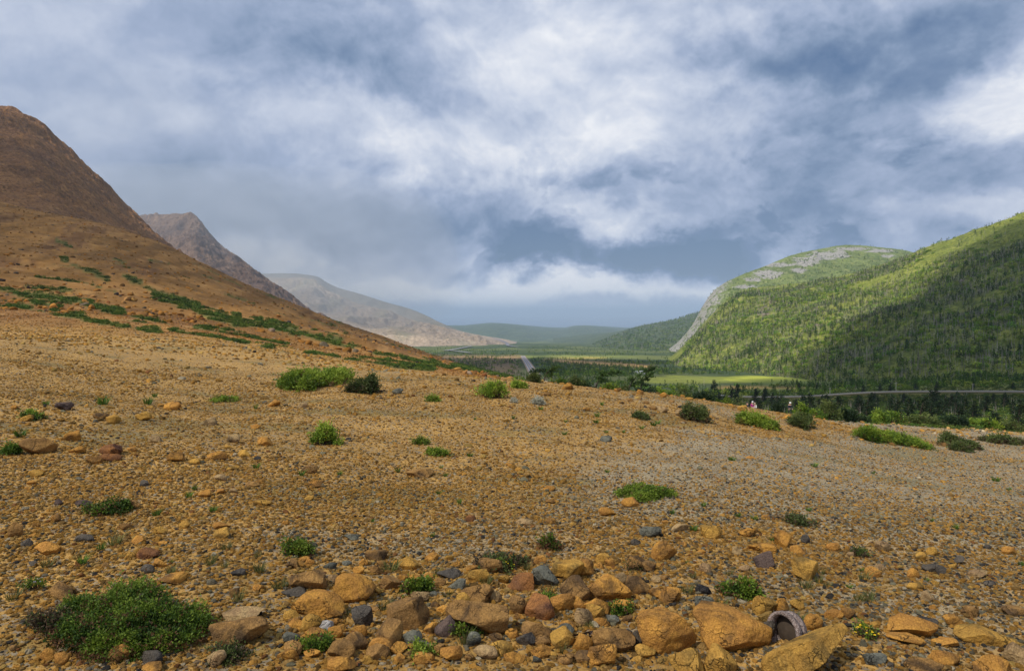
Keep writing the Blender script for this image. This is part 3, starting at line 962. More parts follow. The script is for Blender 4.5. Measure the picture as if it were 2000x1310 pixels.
def scatter_domain(n, d0, d1, rng, px0=-120, px1=2120, power=1.0):
    """points over the ground with even density per area (power 1)"""
    d = (d0**(power + 1) + rng.random(n) * (d1**(power + 1) - d0**(power + 1)))**(1 / (power + 1))
    px = rng.uniform(px0, px1, n)
    return px, d


def pebbles():
    rng = np.random.default_rng(11)
    src = []
    for k in range(12):
        V, F = rock_shape(100 + k, 2 if k < 10 else 3, 8, .10)
        me = mk_mesh('pebble', V * .5, F, smooth=(k % 3 == 0))
        src.append((me, M_PEBBLE))
    A = []
    for n, d0, d1, s0, s1, pw in ((240000, 2.45, 8.5, .0045, .034, 1), (12000, 2.45, 8.5, .022, .050, 1), (240000, 5.0, 20, .008, .045, 1), (9000, 7, 21, .035, .09, 1),
                                  (12000, 2.6, 4.5, .030, .10, 1), (80000, 11, 75, .03, .14, .4), (22000, 60, 420, .15, .95, .3)):
        px, d = scatter_domain(n, d0, d1, rng, power=pw)
        s = s0 * (s1 / s0)**(rng.random(n)**2.1)
        pr = np.ones(n)
        if d0 < 3 and d1 > 8:
            pr = sstep(8.5, 5.5, d)
        elif d0 < 8 and d1 < 22:
            pr = sstep(5.0, 8.5, d) * sstep(20, 13, d)
        elif d0 < 20:
            pr = sstep(11, 20, d)
        kp = rng.random(n) < pr
        px, d, s = px[kp], d[kp], s[kp]
        A.append(np.stack([px, d, s], 1))
        # the same gravel carries on beyond both sides of the view
        m = int(n * .5)
        px, d = scatter_domain(m, d0, d1, rng, 0, 1, power=pw)
        px = np.where(rng.random(m) < .5, -120 - 760 * px, 2120 + 760 * px)
        s = s0 * (s1 / s0)**(rng.random(m)**2.0)
        A.append(np.stack([px, d, s], 1))
    A = np.concatenate(A)
    px, d, s = A.T
    vg = gsample(VEG, px, d)
    vl = gsample(VAL, px, d)
    gr = gsample(GREY, px, d) * (d < 35)
    py = HY + FX * (EYE - gsample(gz, px, d)) / d
    cl = fbm(np.stack([px / 1000 * d * 1.3, d * 1.1, np.zeros(len(d))], 1), 4, .6, seed=77)
    keep = (vg < .35 + .3 * rng.random(len(d))) & (vl < .2)
    keep &= ~((d > 18) & (px > 1080) & (gsample(SCR, px, d) > .25))
    keep &= ~((s > .035) & (d < 22) & (cl < rng.random(len(d)) * .5 - .12))        # bigger stones lie in drifts
    keep &= ~((s > .034) & (d < 4.5) & (rng.random(len(d)) > sstep(430, 640, px) * (.35 + .65 * sstep(1900, 1500, px)) * sstep(1085, 1140, py) + .06))
    keep &= ~((s > .03) & (gr > .55) & (py > 860) & (py < 1010) & (rng.random(len(d)) < .8))
    px, d, s, gr, cl = px[keep], d[keep], s[keep], gr[keep], cl[keep]
    x = (px - 1000) / FX * d
    z = gsample(gz, px, d)
    n = len(d)
    u = rng.random(n)
    dark = np.clip(sstep(6, 3, d) * (.10 + .65 * sstep(900, 1700, px)), 0, 1)
    mixw = np.clip(gr * .75 + dark * (rng.random(n) < .75), 0, 1)
    cw0, cw1 = np.cumsum(W_ORANGE / W_ORANGE.sum()), np.cumsum(W_GREY / W_GREY.sum())
    ci = np.where(rng.random(n) < mixw, np.searchsorted(cw1, u), np.searchsorted(cw0, u))
    ci = np.clip(ci, 0, len(PAL) - 1)
    col = PAL[ci] * rng.uniform(.60, 1.22, n)[:, None]
    col = np.where((d > 45)[:, None], col * np.array((.72, .62, .62)), col)
    col = col * (1 + .35 * gr * sstep(5, 8, d))[:, None]  # grey gravel lightened farther out, brighter sun put into its colour
    fl = rng.uniform(.45, .85, n)
    scl = np.stack([s * rng.uniform(.8, 1.5, n), s * rng.uniform(.7, 1.2, n), s * fl], 1)
    rot = np.stack([rng.normal(0, .3, n), rng.normal(0, .3, n), rng.uniform(0, 6.28, n)], 1)
    pts = np.stack([x, d, z + scl[:, 2] * .18], 1)
    stuff_instances('gravel', pts, rot, scl, rng.integers(0, 12, n), col, src)


pebbles()

ROCKS = """
574 1159 675 1206 o 2|boulder|broad flat orange boulder with a thin dark slab lying on its left end
653 1128 734 1180 o 1|boulder|smooth orange boulder leaning right, beside the boulder that carries a dark slab
563 1115 640 1157 b 1|boulder|dull brown domed boulder standing behind the dark slab
413 1208 525 1264 b 1|boulder|large brown boulder with a dark stained right side next to the juniper bush
755 1168 837 1231 b 2|boulder|brown boulder split by a dark crack across its face, left of the grey-purple stone
800 1155 839 1178 t 1|stone|small tan stone tucked behind the cracked brown boulder
870 1178 995 1247 b 2|boulder|widest brown boulder of the ditch with a dark overhanging front face
848 1203 892 1245 p 1|stone|grey purple stone leaning against the left end of the widest brown boulder
888 1158 921 1183 y 0|stone|small round yellow orange stone above the widest brown boulder
898 1143 965 1182 b 1|stone|long brown stone lying slanted behind the widest brown boulder
951 1151 981 1177 t 1|stone|dull tan stone at the right end of the long slanted brown stone
991 1119 1044 1154 r 1|boulder|reddish orange stone with a purple front below the dry grass
853 1114 900 1131 d 3|slab|dark thin slab poking out of the gravel above the ditch
1030 1110 1091 1148 g 3|slab|grey green slanted slab between the reddish stone and the orange boulders
1079 1099 1143 1137 y 3|slab|sharp edged ochre slab tilted over a dark gap
1115 1094 1161 1126 o 2|stone|orange block behind the tilted ochre slab
1093 1128 1154 1176 b 2|boulder|dark brown angular boulder left of the big rounded orange boulder
1140 1124 1235 1178 o 1|boulder|big rounded orange boulder with a pale speck on its face
1199 1121 1233 1144 t 1|stone|pinkish tan stone behind the big rounded orange boulder
1140 1169 1192 1202 o 1|stone|orange brown rounded stone just below the big rounded orange boulder
1024 1165 1084 1211 r 3|slab|red brown slab sloping down to the right in the middle of the ditch
995 1165 1030 1201 b 2|stone|dark brown stone at the left end of the red brown slab
1238 1190 1360 1280 o 2|boulder|very large orange boulder with a steep shaded right face
1352 1192 1506 1278 o 3|boulder|broad flat topped orange boulder directly left of the pipe
1490 1226 1660 1330 y 4|boulder|great ochre boulder in front of the pipe running out of the bottom edge
1375 1262 1440 1325 y 3|boulder|square edged ochre block below the broad flat topped boulder
1303 1272 1378 1325 y 2|boulder|yellow boulder at the bottom edge left of the square edged block
1147 1257 1203 1304 o 2|boulder|orange stone with a pointed top near the bottom edge
1154 1231 1241 1278 b 1|boulder|orange brown humped boulder right of the pale pipe shard
1017 1215 1084 1257 b 1|boulder|orange brown domed stone left of the pale pipe shard
1007 1235 1051 1263 d 1|stone|dark blue grey stone below the orange brown domed stone
732 1215 786 1267 b 3|boulder|leaning brown block in the gap below the cracked brown boulder
673 1236 720 1271 b 1|stone|dark brown stone left of the leaning brown block
690 1219 718 1247 o 2|stone|small orange brown stone above the dark brown stone
640 1254 695 1288 b 0|boulder|rounded dull brown stone beside the lower green herb
636 1286 695 1318 o 1|stone|flat orange stone at the bottom edge under the rounded brown one
687 1183 729 1225 d 2|stone|dark grey stone under the smooth orange boulder that leans right
787 1232 825 1262 g 2|stone|pale grey pointed stone below the cracked brown boulder
911 1235 940 1263 g 0|stone|grey brown stone under the front of the widest brown boulder
1241 1261 1283 1288 y 2|stone|small ochre stone under the very large orange boulder
1233 1233 1266 1263 d 2|stone|blackish stone wedged against the left foot of the very large orange boulder
1287 1150 1329 1181 o 3|stone|angular orange stone above the very large orange boulder
1471 1165 1519 1204 y 1|boulder|oval ochre stone behind the pipe
1513 1168 1541 1204 o 2|stone|orange stone with a level crack touching the top of the pipe
1478 1195 1513 1218 y 1|stone|flat orange stone wedged under the oval ochre stone
1356 1167 1398 1202 g 0|stone|round grey green stone behind the broad flat topped boulder
1569 1198 1606 1232 o 2|stone|upright orange stone just right of the pipe
1488 1214 1516 1252 d 3|slab|dark grey slab leaning in the gap left of the pipe
1535 1230 1575 1252 o 2|stone|small orange wedge in front of the pipe mouth
1547 1091 1599 1134 y 3|boulder|lone angular ochre block standing on grey gravel
1510 1037 1548 1069 o 2|boulder|tilted orange stone with a dark hollow under its edge
1459 1065 1519 1080 o 1|stone|low flat orange stone left of the tilted orange stone
1541 1065 1575 1083 o 1|stone|low orange stone right below the tilted orange stone
1471 1079 1510 1109 p 2|stone|purple stone standing alone on the gravel left of the lone ochre block
1564 1044 1582 1062 d 0|stone|round dark grey stone to the right of the tilted orange stone
1443 1032 1478 1049 o 1|stone|flat topped orange stone on the level gravel, near the tilted orange stone
1368 1027 1410 1052 y 1|stone|domed ochre stone on the level gravel between two flatter ones
1307 1022 1347 1039 t 1|stone|low tan stone right of the grey green flat stone
1248 1027 1294 1050 g 2|stone|grey green flat stone on the level gravel
1231 1053 1252 1065 d 0|stone|small black stone on bare orange gravel in front of the grey green flat stone
1722 1202 1832 1244 o 2|boulder|long orange boulder right of the yellow flowers with a dark stone on its end
1788 1205 1832 1231 d 2|stone|dark angular stone sitting on the long orange boulder
1732 1237 1804 1260 o 1|boulder|flat orange stone in front of the long orange boulder
1842 1202 1881 1225 o 2|stone|square orange stone to the right of the dark angular stone
1865 1225 1974 1264 y 3|boulder|wide ochre slab with dry grass against its front
1891 1278 1977 1325 o 2|boulder|orange boulder cut by the bottom edge near the right corner
1818 1270 1876 1299 o 1|stone|orange stone left of the boulder cut by the bottom edge
1687 1278 1734 1300 g 0|boulder|smooth dark grey green stone near the bottom edge
1965 1257 2010 1299 t 2|boulder|tan boulder cut by the right edge of the view
1954 1183 2004 1204 b 2|boulder|cracked brown boulder half out of the right edge
1769 1286 1839 1318 b 1|boulder|brown boulder at the bottom edge right of the smooth grey green stone
1610 1191 1646 1209 o 2|stone|flat orange stone on dark gravel right of the pipe
1820 1246 1870 1263 o 2|stone|low broken orange stone left of the wide ochre slab
1891 1113 1930 1129 t 0|stone|long tan stone on the right gravel flat
1827 1102 1848 1123 d 2|stone|upright black stone on the right gravel flat
1769 1137 1804 1153 y 1|stone|flat ochre stone on the right gravel flat
63 1059 122 1087 o 2|boulder|square shouldered orange boulder on the left gravel above the juniper
420 1031 451 1053 y 3|stone|cube like ochre stone standing on the left gravel
308 1125 359 1144 o 3|slab|flat bright orange slab at the top right of the juniper
269 1071 311 1092 r 1|stone|red brown low stone above the juniper
150 1044 182 1059 d 1|stone|smooth grey stone lying on left gravel right of a fresh green tuft
297 1092 329 1109 o 1|stone|orange stone between the red brown stone and the juniper
210 1264 252 1297 o 1|boulder|orange boulder at the lower edge of the juniper
276 1271 318 1302 d 0|boulder|round speckled dark grey boulder under the juniper
404 1273 441 1306 t 2|stone|pinkish orange stone below the large stained brown boulder
80 1267 108 1293 o 0|stone|round orange stone at the lower left, left one of a touching pair
104 1275 135 1300 o 0|stone|round orange stone at the lower left, right one of a touching pair
17 1019 47 1050 b 2|boulder|upright brown stone at the left edge of the gravel
40 1054 63 1069 d 0|stone|small dark stone beside the square shouldered orange boulder
451 1114 480 1128 d 3|slab|dark blue slab with a pale streak on the left gravel
672 1043 700 1055 g 1|stone|grey green flat stone on the gravel above the ditch
630 1100 658 1113 g 1|stone|pale grey green stone right of the small yellowish bush
96 1136 147 1169 b 1|boulder|flat brown stone at the upper left corner of the juniper
553 1254 591 1283 b 2|stone|brown broken stone with an orange face beside the lower green herb
553 1237 585 1257 g 2|stone|grey block right of the large stained brown boulder
437 1198 515 1218 t 1|stone|tan flat stone behind the large stained brown boulder
620 1214 651 1236 w 2|stone|pale knobbly stone under the boulder that carries a dark slab
276 1295 318 1318 o 3|stone|orange stone at the bottom edge under the speckled boulder
551 1151 598 1167 d 3|slab|thin dark slab resting across the broad flat orange boulder
40 856 108 889 b 2|boulder|biggest brown boulder on the left slope
196 870 243 891 r 3|boulder|red brown block with a purple top on the left slope
196 886 240 901 r 1|stone|orange red flat stone at the foot of the red brown block
325 885 360 903 o 1|stone|orange stone with green tuft at its right on the left slope
402 882 445 900 o 1|stone|domed orange stone right of a green tuft on the left slope
171 891 201 907 o 0|stone|rounded orange stone below the red brown block
206 811 234 828 y 2|stone|ochre block high on the left slope
126 842 158 862 o 2|stone|tilted orange stone above the red brown block
273 938 292 950 d 2|stone|small black stone alone on orange gravel
145 978 180 990 p 0|stone|long purple black stone left of the flat juniper
105 975 122 987 p 0|stone|small round purple stone left of the long purple black stone
210 977 241 999 o 2|stone|orange stone rising behind the flat juniper
238 979 277 996 b 2|stone|grey brown ragged stone at the right of the flat juniper
227 1024 257 1036 o 0|stone|smooth orange oval stone below the flat juniper
416 1021 449 1034 o 1|stone|flat orange stone behind the cube like ochre stone
133 872 168 887 o 2|stone|low orange stone between the brown boulder and the red brown block
287 851 317 864 t 1|stone|pale tan flat stone on the left slope
444 849 469 865 t 1|stone|tan domed stone left of the yellow flowered bush
399 815 424 831 t 2|stone|tan stone high on the left gravel
105 787 140 802 p 1|stone|purple flat stone far up the left gravel
792 915 846 933 b 2|boulder|dark brown stone alone in the middle of the gravel
765 759 788 770 g 1|stone|grey flat stone under the dark willow near the crest
1168 990 1205 1008 o 1|stone|orange flat stone below the bright green mat
1213 973 1250 991 o 1|stone|orange stone at the lower edge of the bright green mat
1007 1013 1042 1026 t 1|stone|smooth tan stone on the middle gravel
1066 1011 1086 1024 o 0|stone|small orange stone right of the smooth tan stone
909 1006 930 1019 r 1|stone|dark red stone on the middle gravel
1059 948 1086 959 o 1|stone|low orange stone on the middle gravel, nearest the green mat
1171 851 1196 863 g 1|stone|bluish grey stone in the far orange drift
1441 791 1461 803 y 1|boulder|orange boulder on the crest above the rounded green shrub
1530 808 1558 820 o 2|boulder|low orange boulder on the crest between two green shrubs
1096 748 1120 761 o 2|boulder|orange boulder on the skyline of the crest below the windswept trees
1244 761 1258 770 o 2|stone|small orange stone on the skyline under the leaning tree
1283 793 1304 806 t 1|boulder|rounded tan boulder on the crest bank
1318 800 1342 814 t 1|boulder|pinkish rounded boulder left of the grey green shrub
1288 766 1303 776 o 1|stone|small orange stone on the crest left of the rounded boulder
1199 757 1214 765 o 2|stone|small orange stone on the skyline between the two leaning trees
"""


def place_rock(px0, py0, px1, py1, kind, form, name, label, seed, group=None, front=False):
    pxc = (px0 + px1) / 2
    d0 = ghit(pxc, py1, 2.0, 40 if not front else 1e4)
    wd = (px1 - px0) / FX * d0
    depth = wd * (.62 if form != 3 else .75)
    d = d0 + depth * .45
    wd = (px1 - px0) / FX * d
    x = (pxc - 1000) / FX * d
    z0 = float(gheight([x], [d])[0])
    slopev = (py1 - HY) / FX
    H = max((py1 - py0) / FX * d - .38 * depth * slopev, wd * .22)
    sub = 5 if wd * FX / d > 75 else (4 if wd * FX / d > 26 else 3)
    cuts, rough = {0: (5, .10), 1: (9, .13), 2: (14, .14), 3: (16, .09), 4: (11, .12)}[form]
    V, F = rock_shape(seed, sub, cuts, rough, .25 if form == 3 else 0)
    V = V * np.array((wd / 2, depth / 2, H * .66))
    a = random.Random(seed).uniform(-.10, .10)
    if form == 4:
        V[:, 2] *= .62
        V[:, 0] *= 1.12
        a = -.42
    me = mk_mesh(name, V, F, smooth=True)
    o = link(name, me, RM[kind], loc=(x, d, z0 + H * .40))
    o.rotation_euler = (0, a, 0)
    tag(o, label, 'rock' if name != 'slab' else 'stone slab', group)
    return o


TAKEN = []
for i, line in enumerate(ROCKS.strip().split('\n')):
    geo, name, label = line.split('|')
    a = geo.split()
    q = [float(v) for v in a[:4]]
    g = place_rock(*q, a[4], int(a[5]), name, label, 300 + i, 'boulders and stones on the gravel')
    if i in (95,):
        g.location.z += .0
    TAKEN.append(q)

# stones one could still count, sharing a label with those like them nearby
def loose_stones():
    rng = np.random.default_rng(5)
    words_ = {'o': 'orange', 'y': 'ochre', 'b': 'brown', 'd': 'dark grey', 'g': 'grey green', 'r': 'red brown', 't': 'tan'}
    zones = [  # px0 px1 py0 py1 count size range (photo px) colours, words
        (560, 1300, 1095, 1300, 100, 18, 52, 'ooooyyobbtbg', 'lying among the boulders of the ditch'),
        (1300, 2000, 1060, 1305, 34, 14, 32, 'oooyybtd', 'on the dark gravel at the lower right'),
        (0, 560, 1000, 1300, 16, 14, 28, 'oooyybdt', 'on the gravel around the juniper bush'),
        (0, 620, 790, 990, 34, 14, 34, 'ooooytyb', 'in the orange drift on the left slope'),
        (620, 1500, 840, 1060, 12, 11, 22, 'ootyg', 'on the level gravel in the middle'),
        (1060, 1900, 765, 880, 28, 9, 20, 'obytbb', 'on the stony bank near the crest'),
    ]
    for x0, x1, y0, y1, n, s0, s1, kinds, where in zones:
        done = 0
        while done < n:
            px, py = rng.uniform(x0, x1), rng.uniform(y0, y1)
            if where.startswith('on the stony') and not (np.interp(px, [1060, 1300, 1650, 1900], [762, 772, 832, 860]) < py < np.interp(px, [1060, 1300, 1650, 1900], [790, 830, 880, 885])):
                continue
            s = s0 * (s1 / s0)**(rng.random()**1.4)
            if any(a - 4 < px < c + 4 and b - 4 < py < dd + 6 for a, b, c, dd in TAKEN) or (50 < px < 430 and 1120 < py < 1300):
                continue
            k = kinds[rng.integers(len(kinds))]
            hgt = s * (rng.uniform(.45, .8) if y0 > 900 else rng.uniform(.3, .55))
            place_rock(px - s / 2, py - hgt, px + s / 2, py, k, int(rng.integers(0, 4)), 'stone', 'small %s stone %s' % (words_[k], where), int(rng.integers(1e6)),
                       '%s stones %s' % (words_[k], where))
            TAKEN.append((px - s / 2, py - hgt, px + s / 2, py))
            done += 1


loose_stones()


# ------------------------------------------------------------------ foliage
def leaf_quads(cen, up, ln, wd, rng, fold=.0):
    """one rhombus per centre: cen (N,3), up = leaf axis (N,3)"""
    n = len(cen)
    up = up / np.maximum(np.linalg.norm(up, axis=1, keepdims=True), 1e-6)
    r = rng.normal(size=(n, 3))
    s = np.cross(up, r)
    s /= np.maximum(np.linalg.norm(s, axis=1, keepdims=True), 1e-6)
    ln = np.broadcast_to(np.asarray(ln, float), (n,))[:, None]
    wd = np.broadcast_to(np.asarray(wd, float), (n,))[:, None]
    V = np.stack([cen, cen + up * ln * .5 + s * wd * .5, cen + up * ln, cen + up * ln * .5 - s * wd * .5], 1).reshape(-1, 3)
    return V, np.arange(4 * n).reshape(n, 4)


def tubes(segs, sides=4):
    """segs: list of (p0, p1, r0, r1) -> one mesh's verts and quads"""
    VV, FF, k = [], [], 0
    for p0, p1, r0, r1 in segs:
        p0, p1 = np.asarray(p0, float), np.asarray(p1, float)
        a = p1 - p0
        a /= max(np.linalg.norm(a), 1e-9)
        u = np.cross(a, (0, 0, 1) if abs(a[2]) < .9 else (1, 0, 0))
        u /= np.linalg.norm(u)
        v = np.cross(a, u)
        t = np.arange(sides) * 2 * math.pi / sides
        ring = np.cos(t)[:, None] * u + np.sin(t)[:, None] * v
        VV += [p0 + ring * r0, p1 + ring * r1]
        for i in range(sides):
            j = (i + 1) % sides
            FF.append((k + i, k + j, k + sides + j, k + sides + i))
        k += 2 * sides
    return np.concatenate(VV), np.array(FF)


def mound_bush(w, dpt, h, leaf, nsprig, per, seed, dry=.04, spiky=.6, lobes=7, lay=.55):
    """low spreading bush: sprigs of small leaves all over several overlapping mounds"""
    rng = np.random.default_rng(seed)
    L = []
    tilt = rng.uniform(-.22, .22)
    for k in range(lobes * 2):
        a, r = rng.uniform(0, 6.28), math.sqrt(rng.random()) * .80
        L.append((r * math.cos(a), r * math.sin(a), rng.uniform(.16, .40) * (1.15 - .4 * r), rng.uniform(.35, 1.0) * (1 - .55 * r * r) * (1 + tilt * r * math.cos(a) * 2)))
    L.append((rng.uniform(-.2, .2), rng.uniform(-.2, .2), .50, .72))
    L = np.array(L)
    k = rng.choice(len(L), nsprig, p=L[:, 2]**2 / (L[:, 2]**2).sum())
    a, rr = rng.uniform(0, 6.28, nsprig), np.sqrt(rng.random(nsprig))
    x = L[k, 0] + L[k, 2] * rr * np.cos(a)
    y = L[k, 1] + L[k, 2] * rr * np.sin(a)
    top = np.zeros(nsprig)
    for lx, ly, lr, lh in L:
        q = 1 - ((x - lx)**2 + (y - ly)**2) / lr**2
        top = np.maximum(top, lh * np.sqrt(np.clip(q, 0, 1)))
    nz_ = fbm(np.stack([x * 3, y * 3, np.full(nsprig, seed * 1.7)], 1), 3, .6, seed=seed)
    top *= 1 + .75 * nz_
    z = top * (1 - rng.random(nsprig)**2.2 * .75)
    z = z / np.percentile(top, 97)
    base = np.stack([x * w / 2, y * dpt / 2, np.maximum(z, .02) * h], 1)
    out = np.stack([x * .9, y * .9, np.full(nsprig, lay)], 1) + rng.normal(0, .35, (nsprig, 3))
    out /= np.linalg.norm(out, axis=1, keepdims=True)
    sl_ = leaf * per * .30 * rng.uniform(.5, 1.2, nsprig) * np.where(rng.random(nsprig) < .10, 1.9, 1.0)
    cen, up, var, dr = [], [], [], []
    sv = np.clip(.48 + 1.5 * nz_ + rng.normal(0, .16, nsprig), 0, 1)
    sd = rng.random(nsprig) < dry * (1 + 5 * (z < .25 * top.max()))
    for j in range(per):
        t = (j + .5) / per
        jit = rng.normal(0, 1, (nsprig, 3))
        cen.append(base + out * (sl_ * t)[:, None] + jit * leaf * .25)
        up.append(out * spiky + jit * (1 - spiky * .5) + np.array((0, 0, .45 * lay)))
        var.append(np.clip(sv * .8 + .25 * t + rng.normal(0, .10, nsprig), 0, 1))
        dr.append(sd)
    cen, up = np.concatenate(cen), np.concatenate(up)
    var, dr = np.concatenate(var), np.concatenate(dr).astype(float)
    sz = leaf * rng.uniform(.6, 1.3, len(cen))
    V, F = leaf_quads(cen, up, sz, sz * (.55 if spiky < .9 else .32), rng)
    me = mk_mesh('foliage', V, F, smooth=False)
    add_attr(me, 'var', 'FLOAT', np.repeat(var, 4))
    add_attr(me, 'dry', 'FLOAT', np.repeat(dr, 4))
    segs = []
    for j in range(min(140, nsprig // 6)):
        b = base[rng.integers(nsprig)]
        p0 = np.array((b[0] * .35, b[1] * .35, 0))
        m_ = (p0 + b) / 2 + rng.normal(0, .04, 3) * w
        m_[2] = max(m_[2], .02)
        segs += [(p0, m_, leaf * .22, leaf * .16), (m_, b * (1.0, 1.0, .9), leaf * .16, leaf * .06)]
    tv, tf = tubes(segs, 3)
    return me, mk_mesh('twigs', tv, tf)


def bush(px0, py0, px1, py1, mat, name, label, cat, seed, leafpx=4.5, nsprig=700, per=9, spiky=.6, dry=.04, group=None, tall=None, lobes=7, dmin=2.0, sink=.02, depth=.8, lay=.28):
    pxc = (px0 + px1) / 2
    d0 = ghit(pxc, py1, dmin)
    wd = (px1 - px0) / FX * d0
    dp = wd * depth
    d = d0 + dp * .42
    x = (pxc - 1000) / FX * d
    wd = (px1 - px0) / FX * d
    slopev = max((py1 - HY) / FX, 0)
    h = tall if tall else max((py1 - py0) / FX * d - dp * .62 * slopev, wd * .12)
    z0 = float(gheight([x], [d])[0])
    e = bpy.data.objects.new(name, None)
    C.objects.link(e)
    e.location = (x, d, z0 - sink * h)
    tag(e, label, cat, group)
    f, t = mound_bush(wd, dp, h, leafpx / FX * d, nsprig, per, seed, dry, spiky, lobes, lay)
    # let the bush follow the fall of the ground under it
    for m_ in (f, t):
        v = np.empty(len(m_.vertices) * 3, np.float32)
        m_.vertices.foreach_get('co', v)
        v = v.reshape(-1, 3)
        v[:, 2] += gheight(v[:, 0] + x, v[:, 1] + d) - z0
        m_.vertices.foreach_set('co', v.ravel())
    link('foliage', f, mat, e)
    link('twigs', t, M_TWIG, e)
    return e


bush(84, 1136, 412, 1286, M_JUNIPER, 'juniper_bush', 'large dark green juniper bush spreading over the stones at the lower left', 'bush', 1, 5.4, 5200, 12, .6, .09, tall=.125, lobes=15, sink=.03)
bush(60, 1185, 140, 1240, M_WILLOW, 'dead_shrub', 'brownish half dead low shrub at the left end of the large juniper', 'shrub', 2, 5.5, 260, 8, .5, .65)
bush(562, 716, 698, 763, M_MAT, 'spruce_mat', 'wide bright green wind pressed spruce mat at the head of the gravel', 'bush', 3, 4.2, 2200, 10, .7, .02, lobes=10, tall=.30, depth=2.1)
bush(680, 738, 748, 770, M_WILLOW, 'willow_shrub', 'dark grey green willow shrub growing on the right end of the wide spruce mat', 'shrub', 4, 3.6, 900, 9, .8, .06, tall=.32)
bush(1190, 950, 1316, 983, M_MAT, 'green_mat_plant', 'bright yellow green mat plant alone on the middle gravel', 'plant', 5, 3.6, 1500, 8, .4, .03, lobes=11, tall=.07, depth=1.0)
yb = bush(606, 832, 664, 871, M_MAT, 'flowering_bush', 'small green bush dotted with yellow flowers on the left gravel', 'bush', 6, 4.0, 520, 9, .7, .02, tall=.24)
bush(1436, 799, 1520, 836, M_MAT, 'rounded_shrub', 'rounded olive green shrub on the slope below the two hikers', 'shrub', 7, 3.4, 1100, 9, .6, .05, tall=.22, depth=1.2)
bush(1540, 814, 1592, 840, M_WILLOW, 'rounded_shrub', 'smaller dull green shrub on the crest bank right of the rounded olive one', 'shrub', 8, 3.2, 700, 8, .6, .05, tall=.26, depth=1.3)
bush(1322, 794, 1382, 823, M_WILLOW, 'rounded_shrub', 'grey green shrub with bare twigs beside a pinkish boulder on the crest bank', 'shrub', 9, 3.2, 800, 8, .7, .15, tall=.30, depth=1.2)
bush(1662, 834, 1730, 862, M_JUNIPER, 'small_spruce_bush', 'dark green bushy young spruce at the head of a bright green mat', 'bush', 10, 3.2, 800, 9, .8, .02)
bush(1690, 846, 1822, 873, M_MAT, 'green_mat_plant', 'long bright green mat spreading right from the bushy young spruce', 'plant', 11, 3.2, 1500, 8, .4, .02, lobes=12, tall=.20, depth=1.0)
bush(1824, 845, 1906, 874, M_WILLOW, 'low_shrub', 'dark brownish green shrub on orange ground right of the long green mat', 'shrub', 12, 3.2, 1000, 8, .6, .12)
bush(1916, 848, 1996, 868, M_WILLOW, 'low_shrub', 'dark low shrub cut by a pale stick near the right edge', 'shrub', 13, 3.2, 800, 8, .6, .1)
bush(1856, 868, 1896, 882, M_WILLOW, 'low_shrub', 'small dark shrub just below the dark brownish green one', 'shrub', 14, 3.2, 380, 8, .6, .1)
bush(926, 751, 988, 780, M_MAT, 'spreading_shrub', 'light green shrub with branches swept to the right below the crest', 'shrub', 15, 3.4, 620, 9, .8, .06, tall=.30, depth=1.4)
bush(994, 746, 1026, 758, M_MAT, 'cushion_plant', 'small yellow green cushion at the crest left of the windswept trees', 'plant', 16, 3.0, 300, 8, .5, .02)
bush(552, 1055, 616, 1090, M_JUNIPER, 'small_bush', 'small leafy green bush on gravel above the brown boulder', 'bush', 17, 5, 420, 9, .5, .05)
bush(170, 984, 262, 1012, M_JUNIPER, 'flat_juniper', 'flat dark juniper patch at the foot of an orange stone', 'bush', 18, 4.5, 650, 8, .5, .15)
bush(1412, 1128, 1484, 1172, M_JUNIPER, 'leafy_herb', 'leafy green herb with a tall thin stem on dark gravel', 'plant', 19, 6, 330, 8, .5, .06)
bush(783, 1130, 852, 1167, M_JUNIPER, 'leafy_herb', 'dark green herb growing behind the small tan stone', 'plant', 20, 5.5, 330, 8, .5, .06)
bush(586, 1243, 646, 1280, M_JUNIPER, 'leafy_herb', 'ferny green herb left of the rounded dull brown stone', 'plant', 21, 6, 280, 8, .5, .06)
bush(888, 1216, 936, 1246, M_JUNIPER, 'leafy_herb', 'small green herb against the front of the widest brown boulder', 'plant', 22, 5.5, 240, 8, .5, .05)
bush(1186, 1178, 1226, 1202, M_JUNIPER, 'leafy_herb', 'little green herb right of the orange brown rounded stone', 'plant', 28, 5, 150, 8, .5, .05)
bush(806, 1258, 852, 1288, M_MAT, 'leafy_herb', 'bright green low herb near the bottom below the pale pointed stone', 'plant', 23, 5.5, 220, 8, .5, .05)
bush(1046, 1162, 1098, 1184, M_JUNIPER, 'leafy_herb', 'green herb growing along the top of the red brown slab', 'plant', 29, 5, 200, 8, .5, .05)
bush(1058, 1048, 1092, 1076, M_JUNIPER, 'leafy_herb', 'green and brown tuft on bare gravel above the orange boulders', 'plant', 24, 5, 200, 8, .6, .3)
bush(996, 779, 1012, 787, M_LICHEN, 'lichen_shrub', 'pale grey shrublet below the crest, left one of two', 'plant', 25, 2, 120, 8, .8, 0)
bush(1040, 778, 1060, 790, M_LICHEN, 'lichen_shrub', 'pale grey shrublet below the crest, right one of two', 'plant', 26, 3, 260, 8, .8, 0)
bush(1230, 808, 1268, 819, M_WILLOW, 'low_shrub', 'small dark low shrub on the gravel below the crest stones', 'shrub', 27, 3, 300, 8, .6, .05)
bush(42, 806, 84, 822, M_JUNIPER, 'small_bush', 'small green bush near the left edge of the gravel slope', 'bush', 30, 3.6, 300, 8, .6, .05)
bush(408, 777, 462, 787, M_MAT, 'low_mat', 'thin green mat high on the left gravel slope', 'plant', 31, 3, 320, 8, .5, .05)
bush(828, 878, 876, 893, M_MAT, 'moss_patch', 'flat yellow green moss patch in the middle of the gravel', 'plant', 32, 3, 420, 8, .4, .05)
